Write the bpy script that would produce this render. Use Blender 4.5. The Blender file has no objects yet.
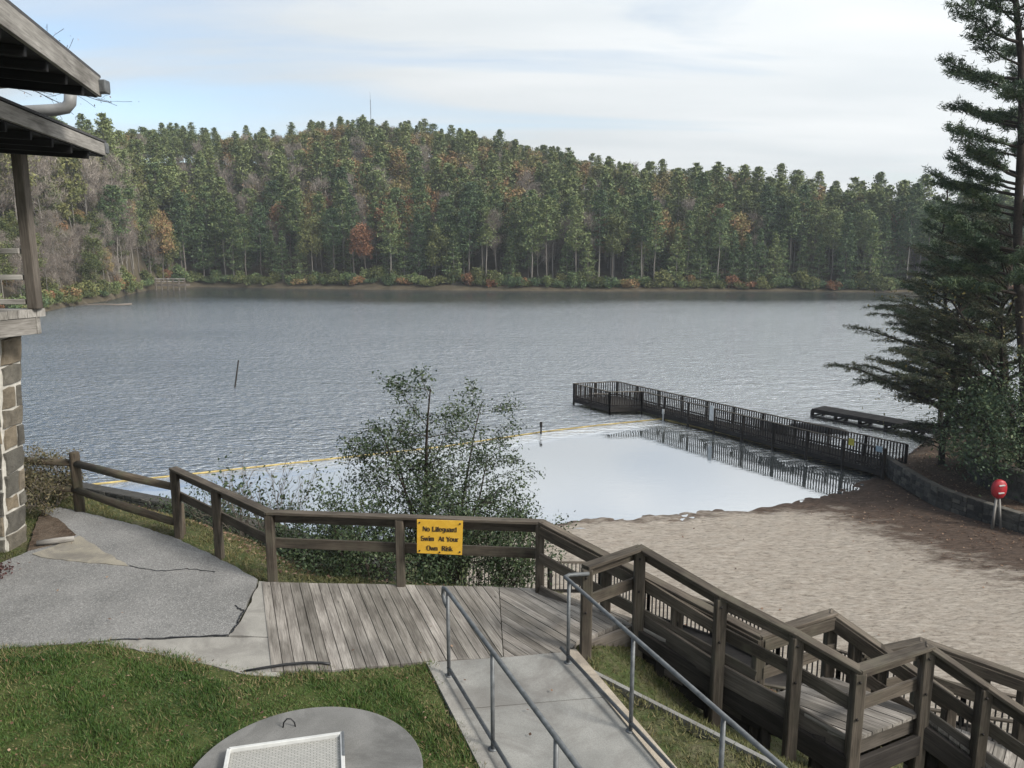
import bpy, math, random
import numpy as np
from math import radians as R, sin, cos, tan, pi, atan2, sqrt
from mathutils import Vector
random.seed(7); RNG = np.random.default_rng(7)
S = bpy.context.scene
COL = S.collection

# ------------------------------------------------------------------ camera
CAMZ = 11.0; PITCH = R(10); F = 770.0
cam = bpy.data.cameras.new('camera'); camo = bpy.data.objects.new('camera', cam); COL.objects.link(camo)
camo.location = (0, 0, CAMZ); camo.rotation_euler = (R(80), 0, 0)
cam.sensor_width = 36; cam.lens = F/1024*36; cam.clip_start = .1; cam.clip_end = 5000
S.camera = camo
# ------------------------------------------------------------------ light
SUN_AZ, SUN_EL = R(120), R(36)          # azimuth clockwise from +Y
sun = bpy.data.lights.new('sun', 'SUN'); suno = bpy.data.objects.new('sun', sun); COL.objects.link(suno)
sun.energy = 2.0; sun.angle = R(14); sun.color = (1, .955, .88)
sd = Vector((sin(SUN_AZ)*cos(SUN_EL), cos(SUN_AZ)*cos(SUN_EL), sin(SUN_EL)))
suno.rotation_euler = (-sd).to_track_quat('-Z', 'Y').to_euler()
S.view_settings.view_transform = 'Standard'; S.view_settings.look = 'None'
S.view_settings.gamma = 1; S.view_settings.exposure = 1.32
W = bpy.data.worlds.new('World'); S.world = W; W.use_nodes = True
def world():
    nt = W.node_tree; N = nt.nodes; L = nt.links; N.clear()
    def n(t, **k):
        o = N.new(t)
        for a, b in k.items(): setattr(o, a, b)
        return o
    out = n('ShaderNodeOutputWorld'); bg = n('ShaderNodeBackground'); bg.inputs[1].default_value = .1
    sky = n('ShaderNodeTexSky'); sky.sky_type = 'NISHITA'; sky.sun_disc = False
    sky.sun_elevation = SUN_EL; sky.sun_rotation = SUN_AZ; sky.air_density = 1.0; sky.dust_density = 1.2
    tc = n('ShaderNodeTexCoord'); sep = n('ShaderNodeSeparateXYZ'); L.new(tc.outputs['Generated'], sep.inputs[0])
    def m(op, a, b=None, clamp=False):
        o = n('ShaderNodeMath', operation=op); o.use_clamp = clamp
        for i, v in enumerate((a, b)):
            if v is None: continue
            if isinstance(v, (int, float)): o.inputs[i].default_value = v
            else: L.new(v, o.inputs[i])
        return o.outputs[0]
    z = m('MAXIMUM', sep.outputs[2], 0.0); zz = m('ADD', z, .12)
    u = m('DIVIDE', sep.outputs[0], zz); v = m('DIVIDE', sep.outputs[1], zz)
    cb = n('ShaderNodeCombineXYZ'); L.new(u, cb.inputs[0]); L.new(v, cb.inputs[1])
    mp = n('ShaderNodeMapping'); mp.inputs['Rotation'].default_value = (0, 0, R(12)); mp.inputs['Scale'].default_value = (.28, .85, 1)
    L.new(cb.outputs[0], mp.inputs[0])
    ns = n('ShaderNodeTexNoise'); ns.inputs['Scale'].default_value = 1.5; ns.inputs['Detail'].default_value = 9
    ns.inputs['Roughness'].default_value = .55; ns.inputs['Distortion'].default_value = .7; L.new(mp.outputs[0], ns.inputs['Vector'])
    # veil grows toward the sun side
    base = m('MULTIPLY_ADD', sep.outputs[0], 1.15); N[-1].inputs[2].default_value = .86
    cl = m('ADD', m('MULTIPLY', m('SUBTRACT', ns.outputs[0], .5), 3.6), base, clamp=True)
    cl = m('MULTIPLY_ADD', cl, .92); N[-1].inputs[2].default_value = .05
    ns2 = n('ShaderNodeTexNoise'); ns2.inputs['Scale'].default_value = 2.2; ns2.inputs['Detail'].default_value = 5; L.new(mp.outputs[0], ns2.inputs['Vector'])
    cr = n('ShaderNodeValToRGB'); cr.color_ramp.elements[0].position = .35; cr.color_ramp.elements[1].position = .7
    cr.color_ramp.elements[0].color = (2.82, 2.97, 3.05, 1); cr.color_ramp.elements[1].color = (3.35, 3.43, 3.45, 1)
    L.new(ns2.outputs[0], cr.inputs[0])
    hs = n('ShaderNodeMix', data_type='RGBA', blend_type='MULTIPLY'); hs.inputs[0].default_value = 1
    L.new(sky.outputs[0], hs.inputs[6]); hs.inputs[7].default_value = (.80, .78, .76, 1)
    mx = n('ShaderNodeMix', data_type='RGBA'); L.new(cl, mx.inputs[0]); L.new(hs.outputs[2], mx.inputs[6])
    bz = m('MULTIPLY_ADD', z, 1.25); N[-1].inputs[2].default_value = .86; bz = m('MULTIPLY', bz, m('MULTIPLY_ADD', sep.outputs[0], .30)); N[-2].inputs[2].default_value = 1.0
    vm = n('ShaderNodeVectorMath', operation='SCALE'); L.new(cr.outputs[0], vm.inputs[0]); L.new(bz, vm.inputs['Scale']); L.new(vm.outputs[0], mx.inputs[7])
    L.new(mx.outputs[2], bg.inputs[0]); L.new(bg.outputs[0], out.inputs[0])
world()
S.cycles.max_bounces = 6; S.cycles.diffuse_bounces = 2; S.cycles.glossy_bounces = 3; S.cycles.transparent_max_bounces = 6
S.cycles.use_denoising = True; S.cycles.sample_clamp_direct = 2.2; S.cycles.sample_clamp_indirect = 4

# ------------------------------------------------------------------ geometry helpers
def ray(px, py):
    a = (px-512)/F; b = (384-py)/F
    return np.array([a, cos(PITCH)+b*sin(PITCH), -sin(PITCH)+b*cos(PITCH)])
def P(px, py, z):                       # where the sight line meets a level z
    d = ray(px, py); t = (z-CAMZ)/d[2]; return np.array([d[0]*t, d[1]*t, z])
def PD(px, py, y):                      # where it meets the upright plane at depth y
    d = ray(px, py); t = y/d[1]; return np.array([d[0]*t, y, CAMZ+d[2]*t])
def unit(v):
    v = np.asarray(v, float); l = np.linalg.norm(v); return v/l if l > 1e-9 else v

class MB:
    def __init__(s): s.v = []; s.f = []; s.t = []; s.g = []; s.m = []; s.n = 0; s.sm = []
    def add(s, v, faces, tint=.5, gp=None, mat=0, smooth=False):
        v = np.asarray(v, float).reshape(-1, 3); n = len(v)
        s.v.append(v); s.t.append(np.broadcast_to(np.asarray(tint, float), (n,)).copy())
        s.g.append(v.copy() if gp is None else np.asarray(gp, float))
        if isinstance(faces, np.ndarray): faces = [faces]
        elif len(faces) and not isinstance(faces[0], np.ndarray):
            d = {}
            for f in faces: d.setdefault(len(f), []).append(f)
            faces = [np.array(x) for x in d.values()]
        for f in faces:
            s.f.append(f + s.n); s.m.append(np.full(len(f), mat)); s.sm.append(np.full(len(f), smooth))
        s.n += n
    def prism(s, a, b, w, h, up=(0, 0, 1), ch=.12, tint=None, mat=0):
        """chamfered bar from a to b, w across, h along 'up'"""
        a = np.asarray(a, float); b = np.asarray(b, float); x = b-a; L = np.linalg.norm(x); x = x/max(L, 1e-9)
        up = np.asarray(up, float)
        if abs(np.dot(up, x)) > .98: up = np.array([0, 1., 0]) if abs(x[1]) < .9 else np.array([1., 0, 0])
        y = unit(np.cross(up, x)); z = np.cross(x, y)
        c = min(w, h)*ch
        sec = [(-w/2+c, -h/2), (w/2-c, -h/2), (w/2, -h/2+c), (w/2, h/2-c), (w/2-c, h/2), (-w/2+c, h/2), (-w/2, h/2-c), (-w/2, -h/2+c)]
        V = []; G = []; o = np.array([random.uniform(0, 50) for _ in range(3)])
        e = min(c, L*.2)
        for (d, k) in ((0, .9), (e, 1), (L-e, 1), (L, .9)):
            for (p, q) in sec:
                V.append(a+x*d+y*p*k+z*q*k); G.append(o+np.array([d, p, q]))
        Fc = []
        for r in range(3):
            for i in range(8): j = (i+1) % 8; Fc.append((r*8+i, r*8+j, r*8+8+j, r*8+8+i))
        Fc.append(tuple(range(7, -1, -1))); Fc.append(tuple(range(24, 32)))
        s.add(V, Fc, random.random() if tint is None else tint, G, mat)
    def tube(s, pts, rad, n=8, tint=.5, cap=True, mat=0, smooth=True):
        pts = np.asarray(pts, float); m = len(pts); rad = np.broadcast_to(np.asarray(rad, float), (m,))
        V = []; G = []; o = random.uniform(0, 50); pu = None; L = 0
        for i in range(m):
            d = unit(pts[min(i+1, m-1)]-pts[max(i-1, 0)])
            if pu is None:
                pu = unit(np.cross(d, [0, 0, 1] if abs(d[2]) < .9 else [1, 0, 0]))
            pu = unit(pu-d*np.dot(pu, d)); w = np.cross(d, pu)
            if i: L += np.linalg.norm(pts[i]-pts[i-1])
            for k in range(n):
                a = 2*pi*k/n; V.append(pts[i]+(pu*cos(a)+w*sin(a))*rad[i]); G.append((o+L, cos(a)*rad[i], sin(a)*rad[i]))
        Fc = []
        for i in range(m-1):
            for k in range(n): j = (k+1) % n; Fc.append((i*n+k, i*n+j, i*n+n+j, i*n+n+k))
        if cap and n > 2: Fc.append(tuple(range(n-1, -1, -1))); Fc.append(tuple((m-1)*n+k for k in range(n)))
        s.add(V, Fc, tint, G, mat, smooth)
    def poly(s, pts, z0, z1, tint=.5, mat=0):          # upright prism of a plan polygon
        p = [np.array([q[0], q[1]]) for q in pts]; n = len(p)
        if sum(p[i][0]*p[(i+1) % n][1]-p[(i+1) % n][0]*p[i][1] for i in range(n)) < 0: p = p[::-1]
        V = [(q[0], q[1], z0) for q in p]+[(q[0], q[1], z1) for q in p]
        Fc = [tuple(range(n-1, -1, -1)), tuple(range(n, 2*n))]+[(i, (i+1) % n, n+(i+1) % n, n+i) for i in range(n)]
        s.add(V, Fc, tint, None, mat)
    def cards(s, c, size, tint, up=0.0, aspect=.5, tri=False, dirs=None, mat=0):
        """leaf-like faces at the points c"""
        n = len(c); size = np.broadcast_to(np.asarray(size, float), (n,))
        a = RNG.normal(size=(n, 3)) if dirs is None else dirs+RNG.normal(size=(n, 3))*.35
        a /= np.linalg.norm(a, axis=1)[:, None]+1e-9
        r = RNG.normal(size=(n, 3)); r[:, 2] *= (1-up); a[:, 2] *= (1-up*.6)
        b = np.cross(a, r) if up == 0 else np.cross(a, np.array([0, 0, 1.])+RNG.normal(size=(n, 3))*(1-up))
        b /= np.linalg.norm(b, axis=1)[:, None]+1e-9
        a = a*size[:, None]*.5; b = b*size[:, None]*.5*aspect
        if tri: V = np.stack([c-a-b, c-a+b, c+a], 1); k = 3
        else: V = np.stack([c-a, c+b*1.0, c+a, c-b], 1); k = 4
        s.add(V.reshape(-1, 3), np.arange(n*k).reshape(n, k), np.repeat(np.broadcast_to(tint, (n,)), k), None, mat)
    def arrays(s):
        return np.concatenate(s.v), [f for f in s.f], np.concatenate(s.t)
    def mesh(s, name, mats):
        V = np.concatenate(s.v); me = bpy.data.meshes.new(name)
        me.vertices.add(len(V)); me.vertices.foreach_set('co', V.ravel())
        tot = np.concatenate([np.full(len(f), f.shape[1]) for f in s.f]); lp = np.concatenate([f.ravel() for f in s.f])
        st = np.concatenate([[0], np.cumsum(tot)[:-1]])
        me.loops.add(len(lp)); me.loops.foreach_set('vertex_index', lp.astype(np.int32))
        me.polygons.add(len(tot)); me.polygons.foreach_set('loop_start', st.astype(np.int32))
        me.polygons.foreach_set('loop_total', tot.astype(np.int32))
        me.polygons.foreach_set('material_index', np.concatenate(s.m).astype(np.int32))
        me.polygons.foreach_set('use_smooth', np.concatenate(s.sm))
        at = me.attributes.new('tint', 'FLOAT', 'POINT'); at.data.foreach_set('value', np.concatenate(s.t).astype(np.float32))
        at = me.attributes.new('gp', 'FLOAT_VECTOR', 'POINT'); at.data.foreach_set('vector', np.concatenate(s.g).astype(np.float32).ravel())
        me.update(calc_edges=True); me.validate()
        for m in (mats if isinstance(mats, (list, tuple)) else [mats]): me.materials.append(m)
        return me
    def obj(s, name, mats, parent=None, **k):
        o = bpy.data.objects.new(name, s.mesh(name, mats)); COL.objects.link(o)
        if parent is not None:
            o.parent = parent
            o.matrix_parent_inverse = parent.matrix_world.inverted() if k.pop('world', True) else o.matrix_parent_inverse
        return tag(o, **k)
def tag(o, label=None, cat=None, group=None, kind=None):
    if label: o['label'] = label
    if cat: o['category'] = cat
    if group: o['group'] = group
    if kind: o['kind'] = kind
    return o
def thing(name, loc, label, cat, group=None):
    o = bpy.data.objects.new(name, None); COL.objects.link(o); o.location = loc; o.empty_display_size = .1
    bpy.context.view_layer.update()
    from mathutils import Matrix
    o.matrix_world = Matrix.Translation(Vector(loc))
    return tag(o, label, cat, group)
def copy_tree(o, loc, rz=0, sc=1, **k):
    c = o.copy(); COL.objects.link(c); c.location = loc; c.rotation_euler = (0, 0, rz)
    c.scale = sc if isinstance(sc, (tuple, list)) else (sc,)*3
    for ch in o.children:
        d = ch.copy(); COL.objects.link(d); d.parent = c
    return tag(c, **k)

# ------------------------------------------------------------------ materials
MATS = {}
class NT:
    def __init__(s, name):
        s.m = bpy.data.materials.new(name); s.m.use_nodes = True; s.t = s.m.node_tree; s.N = s.t.nodes; s.L = s.t.links
        s.b = s.N['Principled BSDF']
    def n(s, t, **k):
        o = s.N.new(t)
        for a, b in k.items(): setattr(o, a, b)
        return o
    def put(s, v, sock):
        if isinstance(v, bpy.types.NodeSocket): s.L.new(v, sock)
        else: sock.default_value = v
    def coord(s, kind='pos', scale=(1, 1, 1)):
        if kind == 'pos': o = s.n('ShaderNodeNewGeometry').outputs['Position']
        elif kind == 'gp': a = s.n('ShaderNodeAttribute'); a.attribute_name = 'gp'; o = a.outputs['Vector']
        else: o = s.n('ShaderNodeTexCoord').outputs['Object']
        if scale != (1, 1, 1):
            m = s.n('ShaderNodeMapping'); m.inputs['Scale'].default_value = scale; s.L.new(o, m.inputs[0]); o = m.outputs[0]
        return o
    def noise(s, sc, det=4, rough=.55, vec=None, dist=0):
        o = s.n('ShaderNodeTexNoise'); o.inputs['Scale'].default_value = sc; o.inputs['Detail'].default_value = det
        o.inputs['Roughness'].default_value = rough; o.inputs['Distortion'].default_value = dist
        if vec is not None: s.L.new(vec, o.inputs['Vector'])
        return o.outputs[0]
    def vor(s, sc, vec, feature='F1', out='Distance'):
        o = s.n('ShaderNodeTexVoronoi', feature=feature); o.inputs['Scale'].default_value = sc; s.L.new(vec, o.inputs['Vector']); return o.outputs[out]
    def ramp(s, v, stops):
        o = s.n('ShaderNodeValToRGB'); e = o.color_ramp.elements
        while len(e) < len(stops): e.new(.5)
        for i, (p, c) in enumerate(stops):
            e[i].position = p; e[i].color = (*c, 1) if len(c) == 3 else c
        s.put(v, o.inputs[0]); return o.outputs[0]
    def mix(s, f, a, b, mode='MIX'):
        o = s.n('ShaderNodeMix', data_type='RGBA', blend_type=mode); s.put(f, o.inputs[0])
        for v, i in ((a, 6), (b, 7)): s.put((*v, 1) if isinstance(v, tuple) and len(v) == 3 else v, o.inputs[i])
        return o.outputs[2]
    def math(s, op, a, b=0.0, c=None, clamp=False):
        o = s.n('ShaderNodeMath', operation=op); o.use_clamp = clamp; s.put(a, o.inputs[0]); s.put(b, o.inputs[1])
        if c is not None: s.put(c, o.inputs[2])
        return o.outputs[0]
    def attr(s, name):
        a = s.n('ShaderNodeAttribute'); a.attribute_name = name; return a.outputs['Fac']
    def objrand(s): return s.n('ShaderNodeObjectInfo').outputs['Random']
    def bump(s, h, st=.3, d=.02):
        o = s.n('ShaderNodeBump'); o.inputs['Strength'].default_value = st; o.inputs['Distance'].default_value = d
        s.L.new(h, o.inputs['Height']); s.L.new(o.outputs[0], s.b.inputs['Normal']); return o
    def fin(s, col, rough=.8, metal=0, spec=.4):
        s.put((*col, 1) if isinstance(col, tuple) else col, s.b.inputs['Base Color']); s.put(rough, s.b.inputs['Roughness'])
        s.b.inputs['Metallic'].default_value = metal; s.b.inputs['Specular IOR Level'].default_value = spec
        MATS[s.m.name] = s.m; return s.m

def wood(name, dark, light, moss=None, grain=1.0):
    t = NT(name); g = t.coord('gp', (1.2*grain, 22*grain, 22*grain))
    n1 = t.noise(2.2, 6, .65, g, .6); n2 = t.noise(1.1, 4, .6, t.coord('gp', (.9, 3, 3)))
    c = t.ramp(n1, [(.28, dark), (.72, light)])
    c = t.mix(t.ramp(n2, [(.35, (0, 0, 0)), (.68, (1, 1, 1))]), t.mix(1.0, c, (.42, .41, .40), 'MULTIPLY'), c)
    tn = t.attr('tint'); k = t.ramp(tn, [(0, (.76, .74, .71)), (1, (1.25, 1.22, 1.2))])
    c = t.mix(1.0, c, k, 'MULTIPLY')
    if moss:
        mo = t.noise(3.0, 5, .6, t.coord('pos'))
        c = t.mix(t.math('MULTIPLY', t.ramp(mo, [(.5, (0, 0, 0)), (.7, (1, 1, 1))]), .6), c, moss)
    kn = t.vor(1.6, t.coord('gp', (1, 4, 4)))
    c = t.mix(t.ramp(kn, [(.03, (1, 1, 1)), (.09, (0, 0, 0))]), c, tuple(x*.5 for x in dark))
    t.bump(n1, .55, .006)
    return t.fin(c, .85, spec=.25)
M_RAIL = wood('weathered_rail_wood', (.036, .030, .024), (.155, .132, .106), (.085, .078, .056))
M_DECK = wood('grey_deck_wood', (.12, .108, .095), (.37, .35, .32))
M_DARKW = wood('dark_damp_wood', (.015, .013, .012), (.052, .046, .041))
M_RAMPDECK = wood('ramp_plank_wood', (.11, .10, .09), (.38, .36, .33))
M_BEAM = wood('grey_side_board', (.075, .065, .055), (.19, .17, .148))
M_FASC = wood('pale_peeling_board', (.18, .173, .16), (.44, .43, .41))
M_PRAIL = wood('pale_rail_wood', (.30, .29, .27), (.56, .55, .52))
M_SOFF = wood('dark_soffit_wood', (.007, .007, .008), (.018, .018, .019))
M_LOG = wood('brown_log', (.05, .04, .03), (.14, .115, .085), (.08, .09, .05))

def simple(name, col, rough=.7, metal=0, var=.15, sc=6, spec=.4, bump=0):
    t = NT(name); n = t.noise(sc, 5, .6, t.coord('pos'))
    a = tuple(x*(1-var) for x in col); b = tuple(min(x*(1+var), 1) for x in col)
    if bump: t.bump(n, bump, .01)
    return t.fin(t.ramp(n, [(.3, a), (.7, b)]), rough, metal, spec)
M_STEEL = simple('dull_galvanised_steel', (.10, .105, .108), .5, .25, .35, 14)
M_BLACK = simple('black_rubber', (.015, .015, .016), .5)
M_BLKM = simple('black_painted_metal', (.014, .014, .015), .5, 0, .4)
M_WHITE = simple('off_white_paint', (.46, .46, .445), .5)
M_RED = simple('red_plastic', (.30, .014, .02), .45)
M_YROPE = simple('faded_yellow_rope', (.34, .26, .10), .8, 0, .5, 1.5)
M_SHINGLE = simple('dark_shingle', (.05, .05, .052), .9, 0, .3, 20)
M_TREAD = None

def m_concrete(name, lo, hi, stain=(.12, .11, .10)):
    t = NT(name); p = t.coord('pos'); n = t.noise(1.7, 8, .62, p); f = t.noise(90, 3, .6, p)
    c = t.ramp(n, [(.3, lo), (.7, hi)]); c = t.mix(t.math('MULTIPLY', t.ramp(f, [(.42, (0, 0, 0)), (.6, (1, 1, 1))]), .35), c, stain)
    s = t.noise(.9, 7, .7, p, 1.2); c = t.mix(t.math('MULTIPLY', t.ramp(s, [(.47, (0, 0, 0)), (.62, (1, 1, 1))]), .62), c, stain)
    t.bump(f, .35, .004); return t.fin(c, .85, spec=.3)
M_WALK = m_concrete('grey_concrete', (.18, .178, .165), (.28, .275, .255))
M_SLAB = m_concrete('worn_concrete', (.22, .21, .19), (.35, .335, .30))
M_TAN = m_concrete('tan_concrete', (.20, .18, .14), (.32, .29, .23))
M_CURB = m_concrete('curb_concrete', (.30, .25, .19), (.46, .40, .32))
M_LID = m_concrete('lid_concrete', (.12, .118, .112), (.20, .195, .185), (.07, .068, .064))
def m_asphalt():
    t = NT('grey_asphalt'); p = t.coord('pos'); v = t.vor(70, p, out='Color'); n = t.noise(1.2, 6, .6, p)
    sp = t.n('ShaderNodeSeparateColor'); t.L.new(v, sp.inputs[0])
    c = t.ramp(n, [(.3, (.135, .132, .127)), (.7, (.215, .209, .20))])
    c = t.mix(t.math('MULTIPLY', t.ramp(sp.outputs[0], [(.55, (0, 0, 0)), (.95, (1, 1, 1))]), .45), c, (.34, .335, .32))
    c = t.mix(t.math('MULTIPLY', t.ramp(sp.outputs[1], [(.6, (0, 0, 0)), (.9, (1, 1, 1))]), .45), c, (.06, .06, .06))
    vd = t.vor(70, p); t.bump(vd, .5, .006); return t.fin(c, .85, spec=.3)
M_ASPH = m_asphalt()
def m_ground():
    t = NT('slope_ground'); p = t.coord('pos'); n = t.noise(.8, 8, .65, p); f = t.noise(26, 5, .65, p); k = t.noise(8, 5, .6, p)
    c = t.ramp(f, [(.3, (.045, .040, .025)), (.5, (.08, .075, .042)), (.7, (.13, .115, .07))])
    g = t.ramp(f, [(.3, (.028, .038, .014)), (.7, (.075, .095, .035))])
    c = t.mix(t.ramp(t.math('MULTIPLY_ADD', k, .5, t.math('MULTIPLY', n, .5)), [(.42, (0, 0, 0)), (.55, (1, 1, 1))]), c, g)
    t.bump(f, .8, .03); return t.fin(c, .95, spec=.1)
M_GROUND = m_ground()
def m_litter():
    t = NT('leaf_litter_soil'); p = t.coord('pos'); f = t.noise(14, 6, .7, p); n = t.noise(1.0, 6, .6, p)
    c = t.ramp(f, [(.3, (.030, .020, .014)), (.5, (.062, .043, .030)), (.72, (.14, .10, .072))])
    c = t.mix(t.ramp(n, [(.5, (0, 0, 0)), (.66, (.5, .5, .5))]), c, (.15, .12, .09))
    t.bump(f, .9, .04); return t.fin(c, .95, spec=.15)
M_LITTER = m_litter()
def m_sand():
    t = NT('beach_sand'); p = t.coord('pos'); q = t.coord('pos', (.55, 1.5, 1))
    f = t.noise(6.5, 8, .78, q, .4); n = t.noise(.35, 5, .6, p); h = t.noise(2.3, 5, .6, q)
    c = t.ramp(f, [(.36, (.13, .11, .088)), (.46, (.26, .225, .185)), (.62, (.37, .33, .28))])
    c = t.mix(t.math('MULTIPLY', t.ramp(h, [(.5, (0, 0, 0)), (.7, (1, 1, 1))]), .35), c, (.20, .155, .12))
    wet = t.attr('tint')      # 0 dry sand, 1 dark damp strip and leaf litter near the wall
    w = t.math('MULTIPLY_ADD', t.math('SUBTRACT', t.noise(1.3, 8, .75, q), .5), 1.7, wet, clamp=True)
    c = t.mix(t.ramp(w, [(.34, (0, 0, 0)), (.72, (1, 1, 1))]), c, t.ramp(f, [(.38, (.035, .024, .018)), (.62, (.105, .074, .055))]))
    vo = t.vor(1.9, t.coord('pos', (1, 1.4, 1)), 'SMOOTH_F1'); h2 = t.math('ADD', t.math('MULTIPLY', vo, .8), f)
    t.bump(h2, .9, .085); return t.fin(c, .92, spec=.2)
M_SAND = m_sand()
def m_far():
    t = NT('forest_floor'); p = t.coord('pos'); n = t.noise(.25, 6, .7, p)
    return t.fin(t.ramp(n, [(.3, (.04, .034, .023)), (.7, (.10, .082, .056))]), 1, spec=.1)
M_FAR = m_far()
def m_bank():
    t = NT('pale_shore_bank'); p = t.coord('pos'); n = t.noise(.6, 6, .7, p)
    return t.fin(t.ramp(n, [(.35, (.045, .04, .028)), (.65, (.15, .12, .085))]), 1, spec=.1)
def m_leaf(name, stops, objvar=.25, rough=.6, trans=0):
    t = NT(name); a = t.attr('tint'); r = t.objrand()
    v = t.math('ADD', a, t.math('MULTIPLY', t.math('SUBTRACT', r, .5), objvar), clamp=True)
    c = t.ramp(v, stops)
    if trans:
        t.b.inputs['Subsurface Weight'].default_value = 0
    return t.fin(c, rough, spec=.25)
GREEN0 = [(0, (.018, .032, .016)), (.5, (.040, .066, .028)), (1, (.082, .105, .040))]
M_PINE = m_leaf('pine_needles', [(0, (.035, .060, .030)), (.45, (.075, .115, .046)), (1, (.16, .185, .07))], .75)
M_NEARPINE = m_leaf('near_pine_needles', [(0, (.020, .038, .022)), (.5, (.044, .072, .036)), (1, (.095, .12, .05))], .1)
M_RUST = m_leaf('autumn_leaves', [(0, (.13, .055, .028)), (.35, (.20, .10, .052)), (.7, (.24, .155, .07)), (1, (.18, .165, .065))], .8)
M_OLIVE = m_leaf('olive_leaves', [(0, (.045, .06, .022)), (.5, (.09, .105, .035)), (1, (.17, .165, .06))], .5)
M_TWIG = m_leaf('bare_twigs', [(0, (.075, .06, .05)), (.5, (.15, .125, .105)), (1, (.26, .225, .19))], .5)
M_BARK = m_leaf('grey_bark', [(0, (.05, .042, .035)), (.5, (.105, .093, .08)), (1, (.21, .195, .17))], .6)
M_DBARK = simple('dark_bark', (.035, .028, .023), .9, 0, .4, 9, .2, .4)
M_HOLLY = m_leaf('glossy_dark_leaves', [(0, (.012, .024, .011)), (.5, (.026, .043, .018)), (1, (.065, .085, .036))], .1, .55)
M_GRASS = m_leaf('grass_blades', [(0, (.022, .045, .010)), (.5, (.048, .092, .018)), (.85, (.088, .12, .032)), (1, (.20, .15, .08))], 0)
M_DRYGR = m_leaf('dry_grass', [(0, (.05, .055, .018)), (.5, (.11, .105, .04)), (1, (.21, .16, .085))], 0)
M_DEAD = m_leaf('fallen_leaf', [(0, (.05, .025, .014)), (.5, (.12, .065, .04)), (1, (.26, .18, .12))], 0)
M_HEM = m_leaf('hemlock_sprays', [(0, (.022, .034, .020)), (.5, (.050, .062, .032)), (1, (.115, .105, .055))], .1)
def m_stone(name, a, b, c3):
    t = NT(name); p = t.coord('pos'); n = t.noise(5, 7, .65, p); tn = t.attr('tint')
    c = t.ramp(tn, [(0, a), (.5, b), (1, c3)]); c = t.mix(t.ramp(n, [(.35, (0, 0, 0)), (.7, (1, 1, 1))]), t.mix(1.0, c, (.55, .55, .55), 'MULTIPLY'), c)
    t.bump(n, 1.0, .05); return t.fin(c, .88, spec=.25)
M_STONE = m_stone('pier_stone', (.085, .08, .07), (.14, .13, .11), (.24, .19, .13))
M_WALLST = m_stone('wall_stone', (.035, .033, .030), (.07, .066, .058), (.13, .12, .10))
M_MORTAR = simple('pale_mortar', (.42, .40, .36), .95, 0, .25, 9, .2, .4)
def m_water():
    t = NT('lake_water'); p = t.coord('pos'); q = t.coord('pos', (.55, 1.2, 1))
    rp = t.attr('tint'); sx = t.n('ShaderNodeSeparateXYZ'); t.L.new(t.coord('gp'), sx.inputs[0])
    n1 = t.noise(2.9, 4, .6, q, .3); n2 = t.noise(6.5, 2, .5, q); n3 = t.noise(.045, 3, .5, t.coord('pos', (.4, 1, 1)))
    n4 = t.noise(.75, 3, .6, t.coord('pos', (.5, 1.0, 1)), .6)
    h = t.math('ADD', t.math('MULTIPLY_ADD', n4, 1.0, n1), t.math('MULTIPLY', n2, .22))
    k = t.math('MULTIPLY', rp, t.math('MULTIPLY_ADD', n3, .9, .35))
    h = t.math('MULTIPLY', h, k)
    bp = t.bump(h, 1.0, .46)
    lw = t.n('ShaderNodeFresnel'); t.L.new(t.math('MULTIPLY_ADD', sx.outputs[0], 6.0, 10.0), lw.inputs['IOR']); t.L.new(bp.outputs[0], lw.inputs['Normal'])
    gl = t.n('ShaderNodeBsdfGlossy'); t.L.new(t.math('MULTIPLY_ADD', rp, .10, .02), gl.inputs['Roughness']); gl.inputs['Color'].default_value = (.97, .98, 1, 1)
    t.L.new(bp.outputs[0], gl.inputs['Normal'])
    df = t.n('ShaderNodeBsdfDiffuse'); t.L.new(t.ramp(sx.outputs[0], [(.1, (.025, .034, .036)), (.9, (.10, .11, .105))]), df.inputs['Color'])
    mx = t.n('ShaderNodeMixShader'); t.L.new(lw.outputs[0], mx.inputs[0]); t.L.new(df.outputs[0], mx.inputs[1]); t.L.new(gl.outputs[0], mx.inputs[2])
    t.L.new(mx.outputs[0], t.N['Material Output'].inputs['Surface']); MATS['lake_water'] = t.m; return t.m
M_WATER = m_water()

# ------------------------------------------------------------------ terrain
ZD = 6.5
def xy(px, py, z): q = P(px, py, z); return (q[0], q[1])
KERB0 = xy(590, 667, ZD); KERB1 = xy(752, 759, ZD-.1)
kd = (KERB1[0]-KERB0[0], KERB1[1]-KERB0[1])
PLAT = [(-60, -25), (14, -25), (14, -4), (KERB0[0]+kd[0]*3.2, KERB0[1]+kd[1]*3.2), KERB1, KERB0, (.95, 8.2), (1.2, 8.9), (.55, 9.7),
        (-3.3, 10.3), (-4.3, 11.35), (-5.3, 12.35), (-7.6, 13.7), (-12, 15.6), (-60, 26)]
SHORE = [(-80, 34), (-22, 32), xy(20, 468, 0), xy(130, 492, 0), xy(240, 512, 0), xy(340, 540, 0), xy(450, 534, 0), xy(560, 523, 0), xy(650, 516, 0), xy(760, 508, 0),
         xy(830, 494, 0), xy(870, 482, 0), xy(886, 462, 0), xy(925, 449, 0), xy(968, 440, 0), xy(1010, 436, 0), (40, 44), (70, 56), (120, 60), (160, 40), (160, -40), (-80, -40)]
UPPER = [xy(884, 466, .5), xy(905, 480, .5), xy(940, 500, .5), xy(985, 516, .5), xy(1030, 531, .5), (23, 25), (26, 20), (40, 14), (160, 10), (160, 60), (75, 60), (40, 48), xy(1010, 433, 0), xy(968, 437, 0), xy(925, 446, 0)]
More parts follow.
